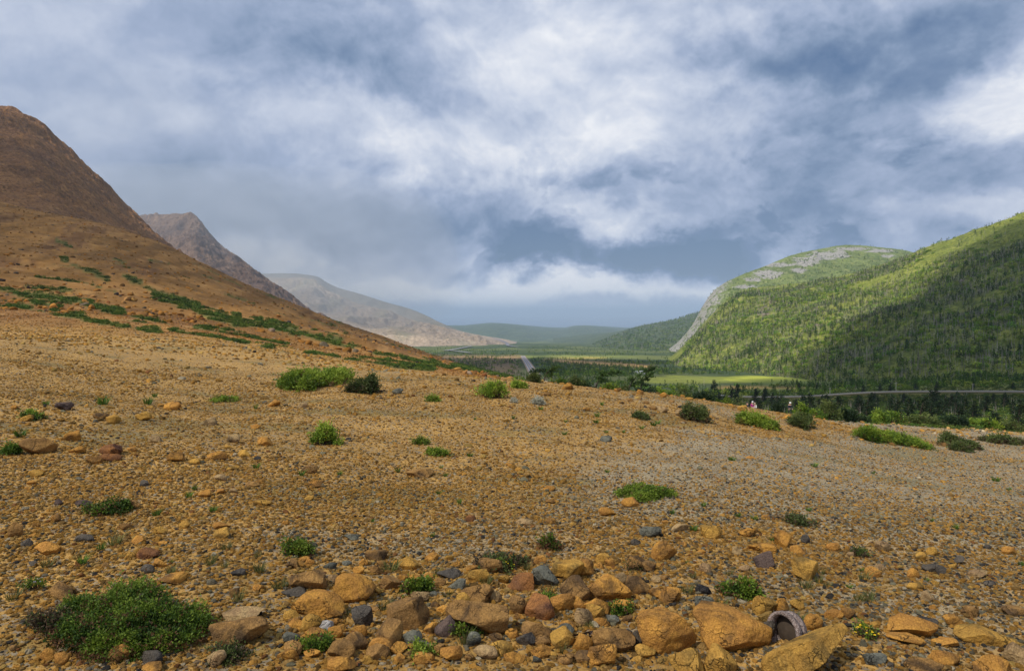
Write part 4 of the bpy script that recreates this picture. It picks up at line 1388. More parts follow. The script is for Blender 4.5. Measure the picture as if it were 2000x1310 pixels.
bush(806, 856, 840, 869, M_MAT, 'moss_patch', 'smaller yellow green moss patch beside an orange stone', 'plant', 33, 3, 260, 8, .4, .05)
bush(832, 774, 858, 785, M_MAT, 'low_mat', 'tiny green mat below the crest between the willow and the swept shrub', 'plant', 34, 3, 200, 8, .5, .02)
bush(0, 868, 36, 890, M_FRESHGRASS, 'low_mat', 'green tuft mat at the left edge beside the biggest brown boulder', 'plant', 35, 4, 260, 8, .8, .05)
bush(1228, 1100 - 0, 1262, 1118, M_WILLOW, 'low_shrub', 'brown green heather clump right of the pinkish tan stone', 'shrub', 36, 4.5, 160, 8, .6, .4)
bush(925, 1085, 1040, 1124, M_WILLOW, 'heather_patch', 'patch of dry heather and grass above the reddish stone', 'shrub', 37, 5, 420, 8, .8, .45)
bush(1530, 1010, 1600, 1030, M_WILLOW, 'low_shrub', 'thin green shrub above the tilted orange stone', 'shrub', 38, 4.5, 240, 8, .6, .2)
bush(400, 1262, 500, 1300, M_WILLOW, 'heather_patch', 'dark heather under the large stained brown boulder', 'shrub', 39, 5.5, 420, 8, .6, .3)
bush(1660, 1075, 1700, 1090, M_WILLOW, 'low_shrub', 'dark green cushion on grey gravel right of the lone ochre block', 'shrub', 40, 4, 200, 8, .6, .15)


def flowers(parent, name, n, spread, h, size, mat, seed, z0=0.0):
    rng = np.random.default_rng(seed)
    for k in range(n):
        a, r = rng.uniform(0, 6.28), math.sqrt(rng.random())
        c = np.array((spread[0] * r * math.cos(a), spread[1] * r * math.sin(a), z0 + h * rng.uniform(.7, 1.15) * (1 - .5 * r * r)))
        cen, up = np.repeat(c[None], 6, 0), np.stack([np.cos(np.arange(6) * 1.047), np.sin(np.arange(6) * 1.047), np.full(6, .45)], 1)
        V, F = leaf_quads(cen, up, size, size * .7, rng)
        link(name, mk_mesh(name, V, F, False), mat, parent)


flowers(yb, 'flower', 26, (.12, .10), .17, .011, M_YELLOW, 3)
BL = {}


def grass_mesh(kind, nb, h, spread, lean, seed, wd):
    rng = np.random.default_rng(seed)
    V, F, var = [], [], []
    for k in range(nb):
        a, r = rng.uniform(0, 6.28), math.sqrt(rng.random()) * spread
        p = np.array((r * math.cos(a), r * math.sin(a), -.005))
        o_ = np.array((math.cos(a), math.sin(a), 0)) * rng.uniform(.1, .9) * lean + rng.normal(0, .15, 3) * (1, 1, 0)
        hh = h * rng.uniform(.5, 1.1)
        s_ = np.array((-math.sin(a + 1), math.cos(a + 1), 0)) * wd
        mid, tip = p + o_ * hh * .4 + np.array((0, 0, hh * .62)), p + o_ * hh * 1.15 + np.array((0, 0, hh * rng.uniform(.7, 1.0)))
        i = len(V)
        V += [p - s_, p + s_, mid + s_ * .8, mid - s_ * .8, tip + s_ * .1, tip - s_ * .1]
        F += [(i, i + 1, i + 2, i + 3), (i + 3, i + 2, i + 4, i + 5)]
        v = rng.random()
        var += [v * .6] * 2 + [v] * 4
    me = mk_mesh(kind, np.array(V), np.array(F), False)
    add_attr(me, 'var', 'FLOAT', var)
    return me


def tufts():
    rng = np.random.default_rng(8)
    sets = [
        ('dry_grass_tuft', M_GRASS, 'straw coloured grass tuft among the ditch boulders', 'dry grass tufts among the boulders', 560, 1700, 1110, 1300, 26, (16, 32)),
        ('dry_grass_tuft', M_GRASS, 'straw coloured grass tuft on the left gravel around the juniper', 'dry grass tufts on the left gravel', 0, 560, 1030, 1300, 12, (16, 30)),
        ('green_grass_tuft', M_FRESHGRASS, 'small green grass tuft on the left orange gravel', 'green tufts on the left gravel', 0, 620, 770, 1110, 15, (8, 20)),
        ('green_grass_tuft', M_FRESHGRASS, 'small green grass tuft on the middle gravel', 'green tufts on the middle gravel', 620, 1300, 790, 1120, 11, (6, 13)),
        ('green_grass_tuft', M_FRESHGRASS, 'small yellowish green grass tuft on the grey gravel to the right', 'green tufts on the right gravel', 1300, 2000, 880, 1150, 20, (6, 15)),
        ('green_grass_tuft', M_FRESHGRASS, 'tiny green grass tuft on the stony bank by the crest', 'green tufts on the crest bank', 1000, 1700, 775, 850, 12, (6, 12)),
    ]
    for name, mat, label, group, x0, x1, y0, y1, n, sr in sets:
        protos = [grass_mesh(name, 46, 1.0, .28, .8, int(rng.integers(1e6)), .018 if mat is M_GRASS else .032) for _ in range(4)]
        for p in protos:
            p.materials.append(mat)
        k = 0
        while k < n:
            px, py = rng.uniform(x0, x1), rng.uniform(y0, y1)
            if any(a < px < c and b < py < d + 2 for a, b, c, d in TAKEN) or (60 < px < 425 and 1125 < py < 1290) or (py < np.interp(px, [1000, 1300, 1700], [770, 790, 850])):
                continue
            p = spot(px, py)
            s = rng.uniform(*sr) / FX * p.y
            o = bpy.data.objects.new(name, protos[k % 4])
            C.objects.link(o)
            o.location = p
            o.scale = (s * rng.uniform(.9, 1.6), s * rng.uniform(.9, 1.6), s)
            o.rotation_euler = (0, 0, rng.uniform(0, 6.28))
            tag(o, label, 'grass tuft', group)
            k += 1


tufts()

# ------------------------------------------------------------------ broken concrete pipe
M_PIPE, n, b, o = material('speckled_concrete')
t = n.new('ShaderNodeTexCoord').outputs['Object']
vr = n.new('ShaderNodeTexVoronoi')
vr.inputs['Scale'].default_value = 260.0
n.put(vr.inputs['Vector'], t)
hs = n.new('ShaderNodeSeparateColor')
n.put(hs.inputs[0], vr.outputs['Color'])
col = n.ramp(hs.outputs[0], [(0, (.10, .075, .065)), (.3, (.27, .20, .17)), (.65, (.42, .32, .28)), (1, (.58, .50, .46))])
n.put(b.inputs['Base Color'], n.vmath('SCALE', col, scale=n.maprange(n.noise(t, 14, 4), .3, .7, .45, .85)))
bump(n, b, n.noise(t, 160, 3), 0.004, 1.0)


def pipe_mesh(name, prof, a0, a1, steps, jag, seed):
    """profile (along, radius) turned from a0 to a1 degrees round the x axis; ragged where it broke"""
    rng = np.random.default_rng(seed)
    V = []
    for k in range(steps):
        a = R(a0 + (a1 - a0) * k / (steps - 1))
        q = jag * rng.normal()
        for (u, r) in prof:
            V.append((u + (q if u > .10 else 0), r * math.cos(a), r * math.sin(a)))
    m = len(prof)
    full = abs(a1 - a0) >= 360
    F = []
    for k in range(steps - 1):
        for i in range(m):
            j = (i + 1) % m
            F.append((k * m + i, k * m + j, (k + 1) * m + j, (k + 1) * m + i))
    me = mk_mesh(name, V, F, smooth=False)
    return me


ro, ri = .095, .079
prof = [(0, ri), (0, ro - .005), (.006, ro), (.030, ro), (.036, ro - .012), (.050, ro - .014), (.056, ro - .005), (.085, ro - .007), (.085, ri - .007)]
pp = spot(1520, 1268)
pe = bpy.data.objects.new('broken_pipe', None)
C.objects.link(pe)
pe.location = (P(1527, 1236, pp.y + .05)[0], pp.y + .05, pp.z + .068)
pe.rotation_euler = (0, R(7), R(33))
tag(pe, 'pinkish speckled concrete pipe end with a flared rim, half buried among orange boulders', 'pipe')
link('pipe_barrel', pipe_mesh('pipe_barrel', prof, 0, 360, 49, .0, 1), M_PIPE, pe)
plug = ico(3)[0] * (.035, ri + .002, ri + .002) + np.array((.075, 0, 0))
link('dark_end_plug', mk_mesh('dark_end_plug', plug * (1 + .04 * fbm(plug * 40, 3))[:, None], ico(3)[1]), plain('plug_dark', (.055, .040, .028), var=.5, scale=40), pe)  # soil-like plug added so the inside of the pipe looks dark
inner = [(.012, ri - .001), (.29, ri - .007), (.29, ri - .012), (.012, ri - .003)]
sp = spot(1118, 1262)
pm = pipe_mesh('pipe_shard', [(0, .30), (0, .322), (.20, .322), (.20, .30)], 84, 96, 14, .006, 4)
v = np.empty(len(pm.vertices) * 3, np.float32)
pm.vertices.foreach_get('co', v)
v = v.reshape(-1, 3) - np.array((.10, 0, .31), np.float32)
pm.vertices.foreach_set('co', v.ravel())
sh = link('pipe_shard', pm, M_PIPE, None, (sp.x, sp.y + .02, sp.z + .03))
sh.rotation_euler = (R(-35), R(-9), R(6))
tag(sh, 'pinkish speckled shard of pipe wall lying between two orange brown boulders', 'pipe shard')

# small flowering herbs
for nm, px, py, n_, mat, lab, seed in (('flowering_herb', 1690, 1246, 26, M_YELLOW, 'sprawling herb with bright yellow flowers left of the long orange boulder', 1),
                                       ('flowering_herb', 985, 1112, 12, M_YELLOW, 'thin herb with a few yellow flowers in the heather above the reddish stone', 2),
                                       ('flowering_herb', 68, 1150, 5, M_WHITEPETAL, 'small herb with pale pink flowers at the upper left of the juniper', 3)):
    p = spot(px, py)
    e = bpy.data.objects.new(nm, None)
    C.objects.link(e)
    e.location = p
    tag(e, lab, 'plant')
    f, t_ = mound_bush(.14, .10, .06, .012, 120, 6, seed, .1, .7, 5)
    link('foliage', f, M_JUNIPER, e)
    link('twigs', t_, M_TWIG, e)
    flowers(e, 'flower', n_, (.07, .05), .065, .008, mat, seed)


# ------------------------------------------------------------------ trees
def spruce_parts(seed, lean=.12, wind=.55, nb=62, leaves=15, gap=.12, leafk=1.0):
    """a stunted, wind-trimmed conifer 1 m high"""
    rng = np.random.default_rng(seed)
    cx = lambda t: lean * t**1.6
    segs = []
    for k in range(8):
        t0, t1 = k / 8, (k + 1) / 8
        segs.append(((cx(t0), .01 * math.sin(5 * t0), t0), (cx(t1), .01 * math.sin(5 * t1), t1), .028 * (1 - t0) + .003, .028 * (1 - t1) + .003))
    cen, up, var = [], [], []
    for k in range(nb):
        t = .04 + .95 * (k + rng.random()) / nb
        a = rng.uniform(0, 6.28)
        L = (.36 * (1 - t)**.75 + .02) * rng.uniform(.55, 1.2) * (1 + wind * math.cos(a))
        if rng.random() < gap:
            L *= .35
        dr = np.array((math.cos(a) + wind * .45, math.sin(a), rng.uniform(-.18, .30) + .35 * t))
        dr /= np.linalg.norm(dr)
        p0 = np.array((cx(t), 0, t))
        segs.append((p0, p0 + dr * L * .9, .006 * (1 - t) + .0015, .0015))
        m = max(4, int(leaves * (L / .3)))
        s = rng.random(m)**.75
        c = p0 + dr * (L * s)[:, None] + rng.normal(0, .020, (m, 3)) * (1, 1, .8)
        cen.append(c)
        up.append(dr[None] * .8 + rng.normal(0, .5, (m, 3)) + np.array((0, 0, .15)))
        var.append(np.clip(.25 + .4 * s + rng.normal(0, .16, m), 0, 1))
    cen, up, var = np.concatenate(cen), np.concatenate(up), np.concatenate(var)
    sz = rng.uniform(.045, .095, len(cen)) * leafk
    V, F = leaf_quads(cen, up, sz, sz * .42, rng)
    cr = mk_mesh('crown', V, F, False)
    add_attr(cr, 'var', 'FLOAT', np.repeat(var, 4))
    add_attr(cr, 'dry', 'FLOAT', np.zeros(len(V)))
    tv, tf = tubes(segs, 4)
    return cr, mk_mesh('trunk', tv, tf)


SPR = [spruce_parts(40 + k, lean=(.05, .10, .16, .08, .20, .12)[k % 6], wind=(.35, .55, .7, .3, .8, .5)[k % 6], nb=95, leaves=22) for k in range(6)]
LAR = [spruce_parts(60 + k, lean=.14, wind=.6, nb=70, leaves=18, gap=.2) for k in range(3)]
for c_, t_ in SPR:
    c_.materials.append(M_SPRUCE)
    t_.materials.append(M_BARK)
for c_, t_ in LAR:
    c_.materials.append(M_LARCH)
    t_.materials.append(M_BARK)


def tree(name, proto, px, d, hpx, label, group, seed, wide=1.0, up=0.0):
    rng = random.Random(seed)
    x = (px - 1000) / FX * d
    z = float(gheight([x], [d])[0])
    h = hpx / FX * d
    e = bpy.data.objects.new(name, None)
    C.objects.link(e)
    e.location = (x, d, z - .02 * h + up)
    e.scale = (h * wide, h * wide, h)
    e.rotation_euler = (0, 0, rng.uniform(-.7, .7))
    tag(e, label, 'tree', group)
    for nm, me in (('crown', proto[0]), ('trunk', proto[1])):
        o = bpy.data.objects.new(nm, me)
        C.objects.link(o)
        o.parent = e
    return e


NAMED_TREES = [  # px, top row, base row, distance hint, width, label
    (1393, 742, 778, 'dark conifer standing farthest left of the row, above the orange crest'), (1428, 756, 780, 'small conifer left of a close pair of conifers'),
    (1437, 750, 781, 'slim conifer close against a smaller one, left of the hikers'), (1474, 758, 786, 'bushy dark conifer directly above the hikers'),
    (1488, 757, 785, 'leaning conifer just right of the bushy one above the hikers'), (1506, 766, 788, 'low leaning conifer by the far road'),
    (1525, 770, 806, 'big broad conifer between the two hikers and the white capped hiker'), (1564, 770, 800, 'leaning conifer right of the white capped hiker'),
    (1608, 770, 806, 'narrow conifer rising from a broad green bush'), (1634, 773, 808, 'leaning dark conifer right of the broad green bush'),
    (1675, 778, 813, 'first tall conifer of the dense middle row'), (1692, 770, 816, 'tallest thin conifer of the dense middle row'),
    (1718, 784, 818, 'pale green larch like conifer in the dense middle row'), (1737, 770, 806, 'conifer behind the middle row'),
    (1746, 781, 818, 'wide conifer at the centre of the middle row'), (1774, 776, 820, 'broad conifer with a ragged top right of the middle row'),
    (1796, 772, 822, 'tall ragged conifer near the end of the middle row'), (1815, 786, 824, 'squat conifer closing the middle row'),
    (1872, 791, 829, 'round dense conifer standing by itself between the rows'), (1936, 803, 837, 'low dark conifer left of the tall right edge one'),
    (1945, 806, 838, 'small dark conifer touching the low dark one'), (1988, 778, 838, 'tallest conifer at the right edge of the view'),
    (1960, 768, 800, 'conifer in the second row near the right edge'), (1938, 772, 792, 'little conifer in the second row near the right edge'),
    (1858, 772, 795, 'small conifer in the second row behind the round dense one'), (1864, 778, 798, 'dark conifer in the second row touching a smaller one'),
]
GT = 'conifers below the crest'
for k, (px, top, base, lab) in enumerate(NAMED_TREES):
    d = ghit(px, base, 19.5 if px < 1650 else 22)
    tree('conifer', SPR[k % 6] if 'larch' not in lab else LAR[0], px, d, base - top, lab, GT, k, 1.25 if 'broad' in lab or 'round' in lab or 'wide' in lab else 1.0)
ROADSIDE = [(1718, 751, 766), (1737, 751, 766), (1685, 755, 769), (1662, 740, 751), (1642, 745, 753), (1594, 749, 760), (1538, 756, 766), (1977, 749, 761), (1786, 749, 762), (1610, 752, 762), (1826, 746, 760), (1900, 748, 758), (1560, 748, 758)]
for k, (px, top, base) in enumerate(ROADSIDE):
    tree('conifer', SPR[k % 6], px, max(ghit(px, base, 200), 240), (base - top) * 1.1, 'small dark conifer on the meadow beyond the far road', 'conifers beyond the far road', 50 + k, 1.1)
rng = np.random.default_rng(17)
k = 0
while k < 74:
    px = rng.uniform(1310, 2010)
    lo = np.interp(px, [1090, 1300, 1500, 1700, 2000], [28, 34, 70, 58, 56])
    d = lo * (3.1 ** rng.random())
    if any(abs(px - a) < 9 for a, *_ in NAMED_TREES) and d < 80:
        continue
    if d < 102 and (1440 < px < 1498 or 1528 < px < 1556):
        continue
    h = rng.uniform(1.0, 2.5) * (1.0 if px > 1380 else .75) * (1 if d < 90 else 1.35)
    tree('conifer', SPR[int(rng.integers(6))] if rng.random() < .85 else LAR[int(rng.integers(3))], px, d, h * FX / d, 'dark wind bent conifer in the thicket between the crest and the far road', 'thicket conifers', 100 + k, rng.uniform(.9, 1.3))
    k += 1


def bent_tree(px0, base, segs_px, d, label, seed, mat, nclump=9, leafpx=4.0):
    """windswept tree drawn as a bent trunk with flat layers of foliage; offsets are in photo pixels at its own distance"""
    rng = np.random.default_rng(seed)
    k = d / FX
    x0, zz = (px0 - 1000) * k, EYE + (HY - base) * k
    e = bpy.data.objects.new('windswept_tree', None)
    C.objects.link(e)
    e.location = (x0, d, zz)
    tag(e, label, 'tree', 'windswept trees on the crest')
    pts = [np.array((a * k, rng.normal(0, 2) * k, b_ * k)) for a, b_ in segs_px]
    segs = [(p, q, 1.5 * k * (1 - i / len(pts)) + .5 * k, 1.5 * k * (1 - (i + 1) / len(pts)) + .4 * k) for i, (p, q) in enumerate(zip(pts[:-1], pts[1:]))]
    cen, up, var = [], [], []
    for j in range(nclump):
        t = .28 + .72 * (j + .5) / nclump
        i = min(int(t * (len(pts) - 1)), len(pts) - 2)
        f = t * (len(pts) - 1) - i
        p = pts[i] * (1 - f) + pts[i + 1] * f
        L = rng.uniform(10, 20) * k
        dr = np.array((rng.uniform(.35, 1.0), rng.normal(0, .5), rng.uniform(-.15, .4)))
        if rng.random() < .28:
            dr[0] *= -.6
        q = p + dr * L
        segs.append((p, q, .5 * k, .25 * k))
        m = 95
        s = rng.random(m)[:, None]
        c = p + dr * L * s + rng.normal(0, 1, (m, 3)) * np.array((3.2, 3.5, 1.2)) * k
        cen.append(c)
        up.append(dr + rng.normal(0, .5, (m, 3)))
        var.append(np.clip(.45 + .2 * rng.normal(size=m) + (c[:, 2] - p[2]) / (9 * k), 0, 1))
    cen, up, var = np.concatenate(cen), np.concatenate(up), np.concatenate(var)
    sz = rng.uniform(.6, 1.2, len(cen)) * leafpx * k
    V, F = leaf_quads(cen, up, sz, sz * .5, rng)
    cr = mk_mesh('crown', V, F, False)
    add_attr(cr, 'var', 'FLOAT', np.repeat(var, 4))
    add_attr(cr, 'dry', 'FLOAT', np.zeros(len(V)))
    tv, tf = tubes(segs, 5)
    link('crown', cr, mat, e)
    link('trunk', mk_mesh('trunk', tv, tf), M_BARK, e)


bent_tree(1250, 768, [(0, 0), (2, 12), (6, 24), (12, 34), (16, 44), (20, 53)], 24, 'taller windswept tree on the crest with its bare stem leaning right', 1, M_LARCH, 13)
bent_tree(1226, 766, [(0, 0), (3, 10), (8, 20), (14, 28), (22, 33)], 24.6, 'low bent tree just left of the taller windswept one', 2, M_LARCH, 6)
bent_tree(1162, 762, [(0, 0), (3, 12), (9, 24), (18, 31), (30, 36), (44, 35)], 25, 'windswept tree with a flat top streaming to the right', 3, M_LARCH, 17)
bent_tree(1062, 752, [(0, 0), (1, 12), (5, 22), (12, 30), (18, 36)], 21, 'thin windswept tree right of the straight road', 4, M_LARCH, 7)
bent_tree(1044, 748, [(0, 0), (-1, 10), (1, 20), (4, 27)], 21, 'small dark windswept tree at the lower end of the straight road', 5, M_SPRUCE, 6)
bush(1030, 736, 1058, 752, M_WILLOW, 'crest_bush', 'dark bush at the foot of the small windswept tree', 'bush', 50, 3, 260, 8, .7, .05, group='bushes along the crest', dmin=18)
for k, (x0, y0, x1, y1) in enumerate(((1075, 742, 1118, 757), (1100, 738, 1140, 756), (1130, 752, 1172, 764), (1160, 752, 1204, 764), (1200, 756, 1240, 768), (1236, 758, 1280, 770), (1270, 760, 1320, 776), (1305, 758, 1352, 782), (1340, 766, 1392, 790),
                                      (1380, 772, 1430, 794), (1404, 780, 1448, 800), (1490, 792, 1532, 812), (1545, 790, 1610, 812), (1590, 786, 1640, 818), (1640, 800, 1690, 826), (1700, 806, 1760, 832), (1765, 812, 1830, 838), (1830, 822, 1880, 842), (1880, 824, 1950, 848), (1945, 828, 2010, 850))):
    g = (x0 + x1) / 2
    dd = np.interp(g, [1075, 1300, 1600, 1800, 2000], [23, 23, 27, 30, 36])
    x = (g - 1000) / FX * dd
    z = float(gheight([x], [dd])[0])
    w_ = (x1 - x0) / FX * dd * 1.2
    h_ = max(EYE + (HY - y0) / FX * dd - z, .35)
    e = bpy.data.objects.new('crest_bush', None)
    C.objects.link(e)
    e.location = (x, dd, z - .03)
    tag(e, 'dense dark green bush in the belt just beyond the stony crest', 'bush', 'bushes along the crest')
    f, t_ = mound_bush(w_, w_ * .8, min(h_, 1.25), 3.2 / FX * dd, 700, 8, 200 + k, .04, .7, 9)
    link('foliage', f, (M_JUNIPER, M_WILLOW, M_SPRUCE)[k % 3], e)
    link('twigs', t_, M_TWIG, e)


# ------------------------------------------------------------------ woods and scrub that read as one mass
def simple_conifer(seed, nb=26, lv=7):
    c_, t_ = spruce_parts(seed, .06, .2, nb, lv, .15, 1.9)
    v = np.empty(len(c_.vertices) * 3, np.float32)
    c_.vertices.foreach_get('co', v)
    a = np.empty(len(c_.vertices), np.float32)
    c_.attributes['var'].data.foreach_get('value', a)
    f = np.arange(len(v) // 3).reshape(-1, 4)
    me = mk_mesh('wood_conifer', v.reshape(-1, 3) * (.8, .8, 1), f, False)
    add_attr(me, 'var', 'FLOAT', a)
    return me


def broadleaf_clump(seed, n=130, w_=.5, h=.8):
    rng = np.random.default_rng(seed)
    p = rng.normal(size=(n, 3))
    p /= np.linalg.norm(p, axis=1, keepdims=True)
    q = p * rng.uniform(.65, 1.0, (n, 1)) * (1 + .35 * vnoise(p * 1.8 + seed, 3))[:, None]
    c = q * np.array((w_, w_, h / 2)) + np.array((0, 0, h / 2))
    V, F = leaf_quads(c, p + rng.normal(0, .6, (n, 3)), rng.uniform(.12, .24, n), rng.uniform(.10, .2, n), rng)
    me = mk_mesh('wood_broadleaf', V, F, False)
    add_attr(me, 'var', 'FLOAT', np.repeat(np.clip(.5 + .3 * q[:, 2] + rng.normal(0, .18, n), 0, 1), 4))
    return me


def snag(seed):
    rng = np.random.default_rng(seed)
    segs = [((0, 0, 0), (.02, 0, .5), .022, .016), ((.02, 0, .5), (.04, .01, 1.0), .016, .004)]
    for k in range(12):
        t = rng.uniform(.25, .95)
        a = rng.uniform(0, 6.28)
        L = .20 * (1 - t) + .04
        p = np.array((.04 * t, 0, t))
        segs.append((p, p + np.array((math.cos(a) * L, math.sin(a) * L, L * rng.uniform(-.2, .6))), .007, .003))
    V, F = tubes(segs, 3)
    me = mk_mesh('wood_snag', V, F, False)
    add_attr(me, 'var', 'FLOAT', rng.uniform(.3, .8, len(V)))
    return me


def kinds():
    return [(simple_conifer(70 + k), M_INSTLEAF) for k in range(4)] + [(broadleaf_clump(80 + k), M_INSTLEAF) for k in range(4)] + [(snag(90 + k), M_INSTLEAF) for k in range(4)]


def surface_points(name, n, rng, weight):
    P3, vv, pxs = HILLS[name]
    a, b_, c, dd = P3[:-1, :-1], P3[:-1, 1:], P3[1:, 1:], P3[1:, :-1]
    ar = np.linalg.norm(np.cross(c - a, dd - b_), axis=-1) * .5
    vm = (vv[:-1] + vv[1:]) / 2
    pm_ = (pxs[:-1] + pxs[1:]) / 2
    wgt = ar * (vm[:, None] > -.02) * (vm[:, None] < 1.02)
    cen = (a + b_ + c + dd) / 4
    wgt = wgt * weight(cen, np.repeat(vm[:, None], len(pm_), 1), np.repeat(pm_[None], len(vm), 0))
    p = wgt.ravel() / wgt.sum()
    k = rng.choice(len(p), n, p=p)
    i, j = np.unravel_index(k, wgt.shape)
    s, t = rng.random(n)[:, None], rng.random(n)[:, None]
    q = (a[i, j] * (1 - s) + b_[i, j] * s) * (1 - t) + (dd[i, j] * (1 - s) + c[i, j] * s) * t
    return q, vm[i], pm_[j]


GREENS = np.array([(.050, .095, .020), (.070, .125, .024), (.036, .068, .022), (.090, .150, .028)])
LIVELY = np.array([(.13, .22, .022), (.18, .26, .032), (.095, .19, .022), (.25, .30, .045)])
GREYW = np.array([(.34, .31, .26), (.27, .24, .20), (.42, .38, .32), (.20, .175, .145)])


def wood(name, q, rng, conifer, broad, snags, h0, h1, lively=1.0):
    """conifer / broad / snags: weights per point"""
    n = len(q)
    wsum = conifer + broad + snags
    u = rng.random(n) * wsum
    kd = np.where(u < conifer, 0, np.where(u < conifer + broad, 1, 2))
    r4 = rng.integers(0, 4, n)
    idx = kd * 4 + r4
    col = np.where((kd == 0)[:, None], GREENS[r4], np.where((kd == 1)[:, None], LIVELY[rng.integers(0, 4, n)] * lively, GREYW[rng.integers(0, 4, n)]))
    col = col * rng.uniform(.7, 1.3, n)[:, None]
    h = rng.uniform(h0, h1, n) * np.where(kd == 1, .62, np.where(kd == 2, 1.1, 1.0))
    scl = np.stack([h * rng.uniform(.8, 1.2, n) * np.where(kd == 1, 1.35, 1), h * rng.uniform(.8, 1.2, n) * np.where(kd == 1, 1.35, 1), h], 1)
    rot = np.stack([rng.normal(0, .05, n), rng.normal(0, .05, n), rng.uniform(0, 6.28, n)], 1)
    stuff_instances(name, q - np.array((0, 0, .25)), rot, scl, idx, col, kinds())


rng = np.random.default_rng(33)


def ww(cen, v, px):
    f = fbm(np.stack([cen[..., 0].ravel() / 55, cen[..., 1].ravel() / 55, cen[..., 2].ravel() / 45], 1), 4, .6, seed=61).reshape(v.shape)
    top = np.interp(px, [1250, 1423, 1525, 1650, 1750, 1860, 2000, 2600], [1.0, .86, .85, .87, .86, .70, .60, .55]) + f * .12
    return np.clip(.75 + f * 1.5, .05, 1.4) * np.where(v > top, .045, 1.0)


q, v, px = surface_points('wooded_hill', 40000, rng, ww)
f = fbm(q / 42.0, 4, .6, seed=62)
g = fbm(q / 90.0 + 5, 4, .6, seed=63)
wood('hill_forest', q, rng, np.clip(.5 + f, .1, 2), np.clip(.55 - f * 1.3, .05, 2), np.clip(1.0 + g * 1.8 + .7 * (px > 1480), .03, 3.5), 2.4, 5.4, 1.1)
q, v, px = surface_points('green_dome', 7000, rng, lambda c, v, px: np.clip(1.15 - v * 1.2, .02, 1) * np.where(px < 1330, .6, 1))
wood('dome_scrub', q, rng, np.full(len(q), .7), np.full(len(q), .8), np.full(len(q), .12), 3, 7.0, .8)
q, v, px = surface_points('far_slope', 9000, rng, lambda c, v, px: np.clip(1.1 - v * .6, .05, 1))
wood('far_slope_forest', q, rng, np.full(len(q), 1.0), np.full(len(q), .7), np.full(len(q), .5), 6, 11.0, .8)


def valley_wood():
    rng = np.random.default_rng(71)
    n = 60000
    d = np.exp(rng.uniform(math.log(230), math.log(2600), n))
    px = rng.uniform(560, 2080, n)
    x = (px - 1000) / FX * d
    z = gsample(gz, px, d)
    py = HY + FX * (EYE - z) / d
    f = fbm(np.stack([x / 40, d / 90, np.zeros(n)], 1), 4, .6, seed=72)
    field = (sstep(729, 733, py) * sstep(757, 750, py) * (px > 1235) * (px < 1650)) + np.exp(-((py - np.interp(px, [1060, 1180, 1280], [703, 710, 716])) / 3.0)**2) * (px > 1080) + np.exp(-((py - 697) / 3.5)**2) * (px > 1000)
    roadway = np.abs(px - np.interp(py, [697, 709, 720, 738], [1021, 1029, 1036, 1048])) < np.interp(py, [697, 738], [9, 17])
    road2 = (np.abs(d - np.interp(px, [1180, 1450, 1750, 2000, 2500], [285, 246, 223, 214, 198])) < 11)
    dense = sstep(703, 709, py) * sstep(738, 730, py) * sstep(1050, 1070, px) * sstep(1330, 1280, px)
    keep = (rng.random(n) < np.clip(.30 + f * 1.2 + dense * .8, .02, 1)) & (rng.random(n) > field * 1.1) & ~roadway & ~road2 & (gsample(VAL, px, d) > .5) & (px > 700 + 100 * (d > 900))
    keep &= ~((py > 757) & (py < 764) & (px > 1380) & (px < 1600))
    q = np.stack([x, d, z], 1)[keep]
    f, px, py = f[keep], px[keep], py[keep]
    wood('valley_woodland', q, rng, np.clip(.9 + f, .1, 2), np.full(len(q), .6), np.where(px > 1350, .16, .03), 1.6, 4.2, .8)


valley_wood()


def scrub_mass():
    rng = np.random.default_rng(91)
    n = 115000
    d = np.exp(rng.uniform(math.log(19), math.log(330), n))
    px = rng.uniform(-200, 2600, n)
    vg = gsample(VEG, px, d)
    sc = gsample(SCR, px, d)
    right = px > 1000
    keep = (rng.random(n) < np.where(right, sc * .9, sstep(.35, .8, vg))) & ((d > 30) | right)
    keep &= ~((((px > 1450) & (px < 1490)) | ((px > 1533) & (px < 1552))) & (d > 24) & (d < 100))
    keep &= ~(right & (np.abs(d - np.interp(px, [1180, 1450, 1750, 2000, 2500], [285, 246, 223, 214, 198])) < 9))
    px, d, right = px[keep], d[keep], right[keep]
    n = len(px)
    x = (px - 1000) / FX * d
    z = gsample(gz, px, d)
    f = fbm(np.stack([x / 4, d / 4, np.zeros(n)], 1), 4, .6, seed=92)
    s = rng.uniform(.30, .75, n) * np.where(right, .9, .8) * np.clip(d / 70, .5, 1.7)
    pal = np.array([(.040, .075, .016), (.060, .100, .020), (.10, .125, .026), (.028, .048, .015), (.14, .14, .035)])
    ci = np.clip((rng.random(n) * 3 + (f > .1) * 1.6 * rng.random(n)).astype(int), 0, 4)
    col = pal[ci] * rng.uniform(.75, 1.25, n)[:, None]
    grey = right & (d > 60) & (rng.random(n) < .035)
    snagi = np.where(grey, 8 + rng.integers(0, 4, n), np.where(rng.random(n) < .8, 4 + rng.integers(0, 4, n), rng.integers(0, 4, n)))
    col = np.where(grey[:, None], GREYW[rng.integers(0, 4, n)], col)
    hh = np.where(grey, s * 1.7, s * .62)
    scl = np.stack([np.where(grey, hh, s), np.where(grey, hh, s), hh], 1)
    rot = np.stack([np.zeros(n), np.zeros(n), rng.uniform(0, 6.28, n)], 1)
    stuff_instances('scrub', np.stack([x, d, z - .04], 1), rot, scl, snagi, col, kinds())


scrub_mass()


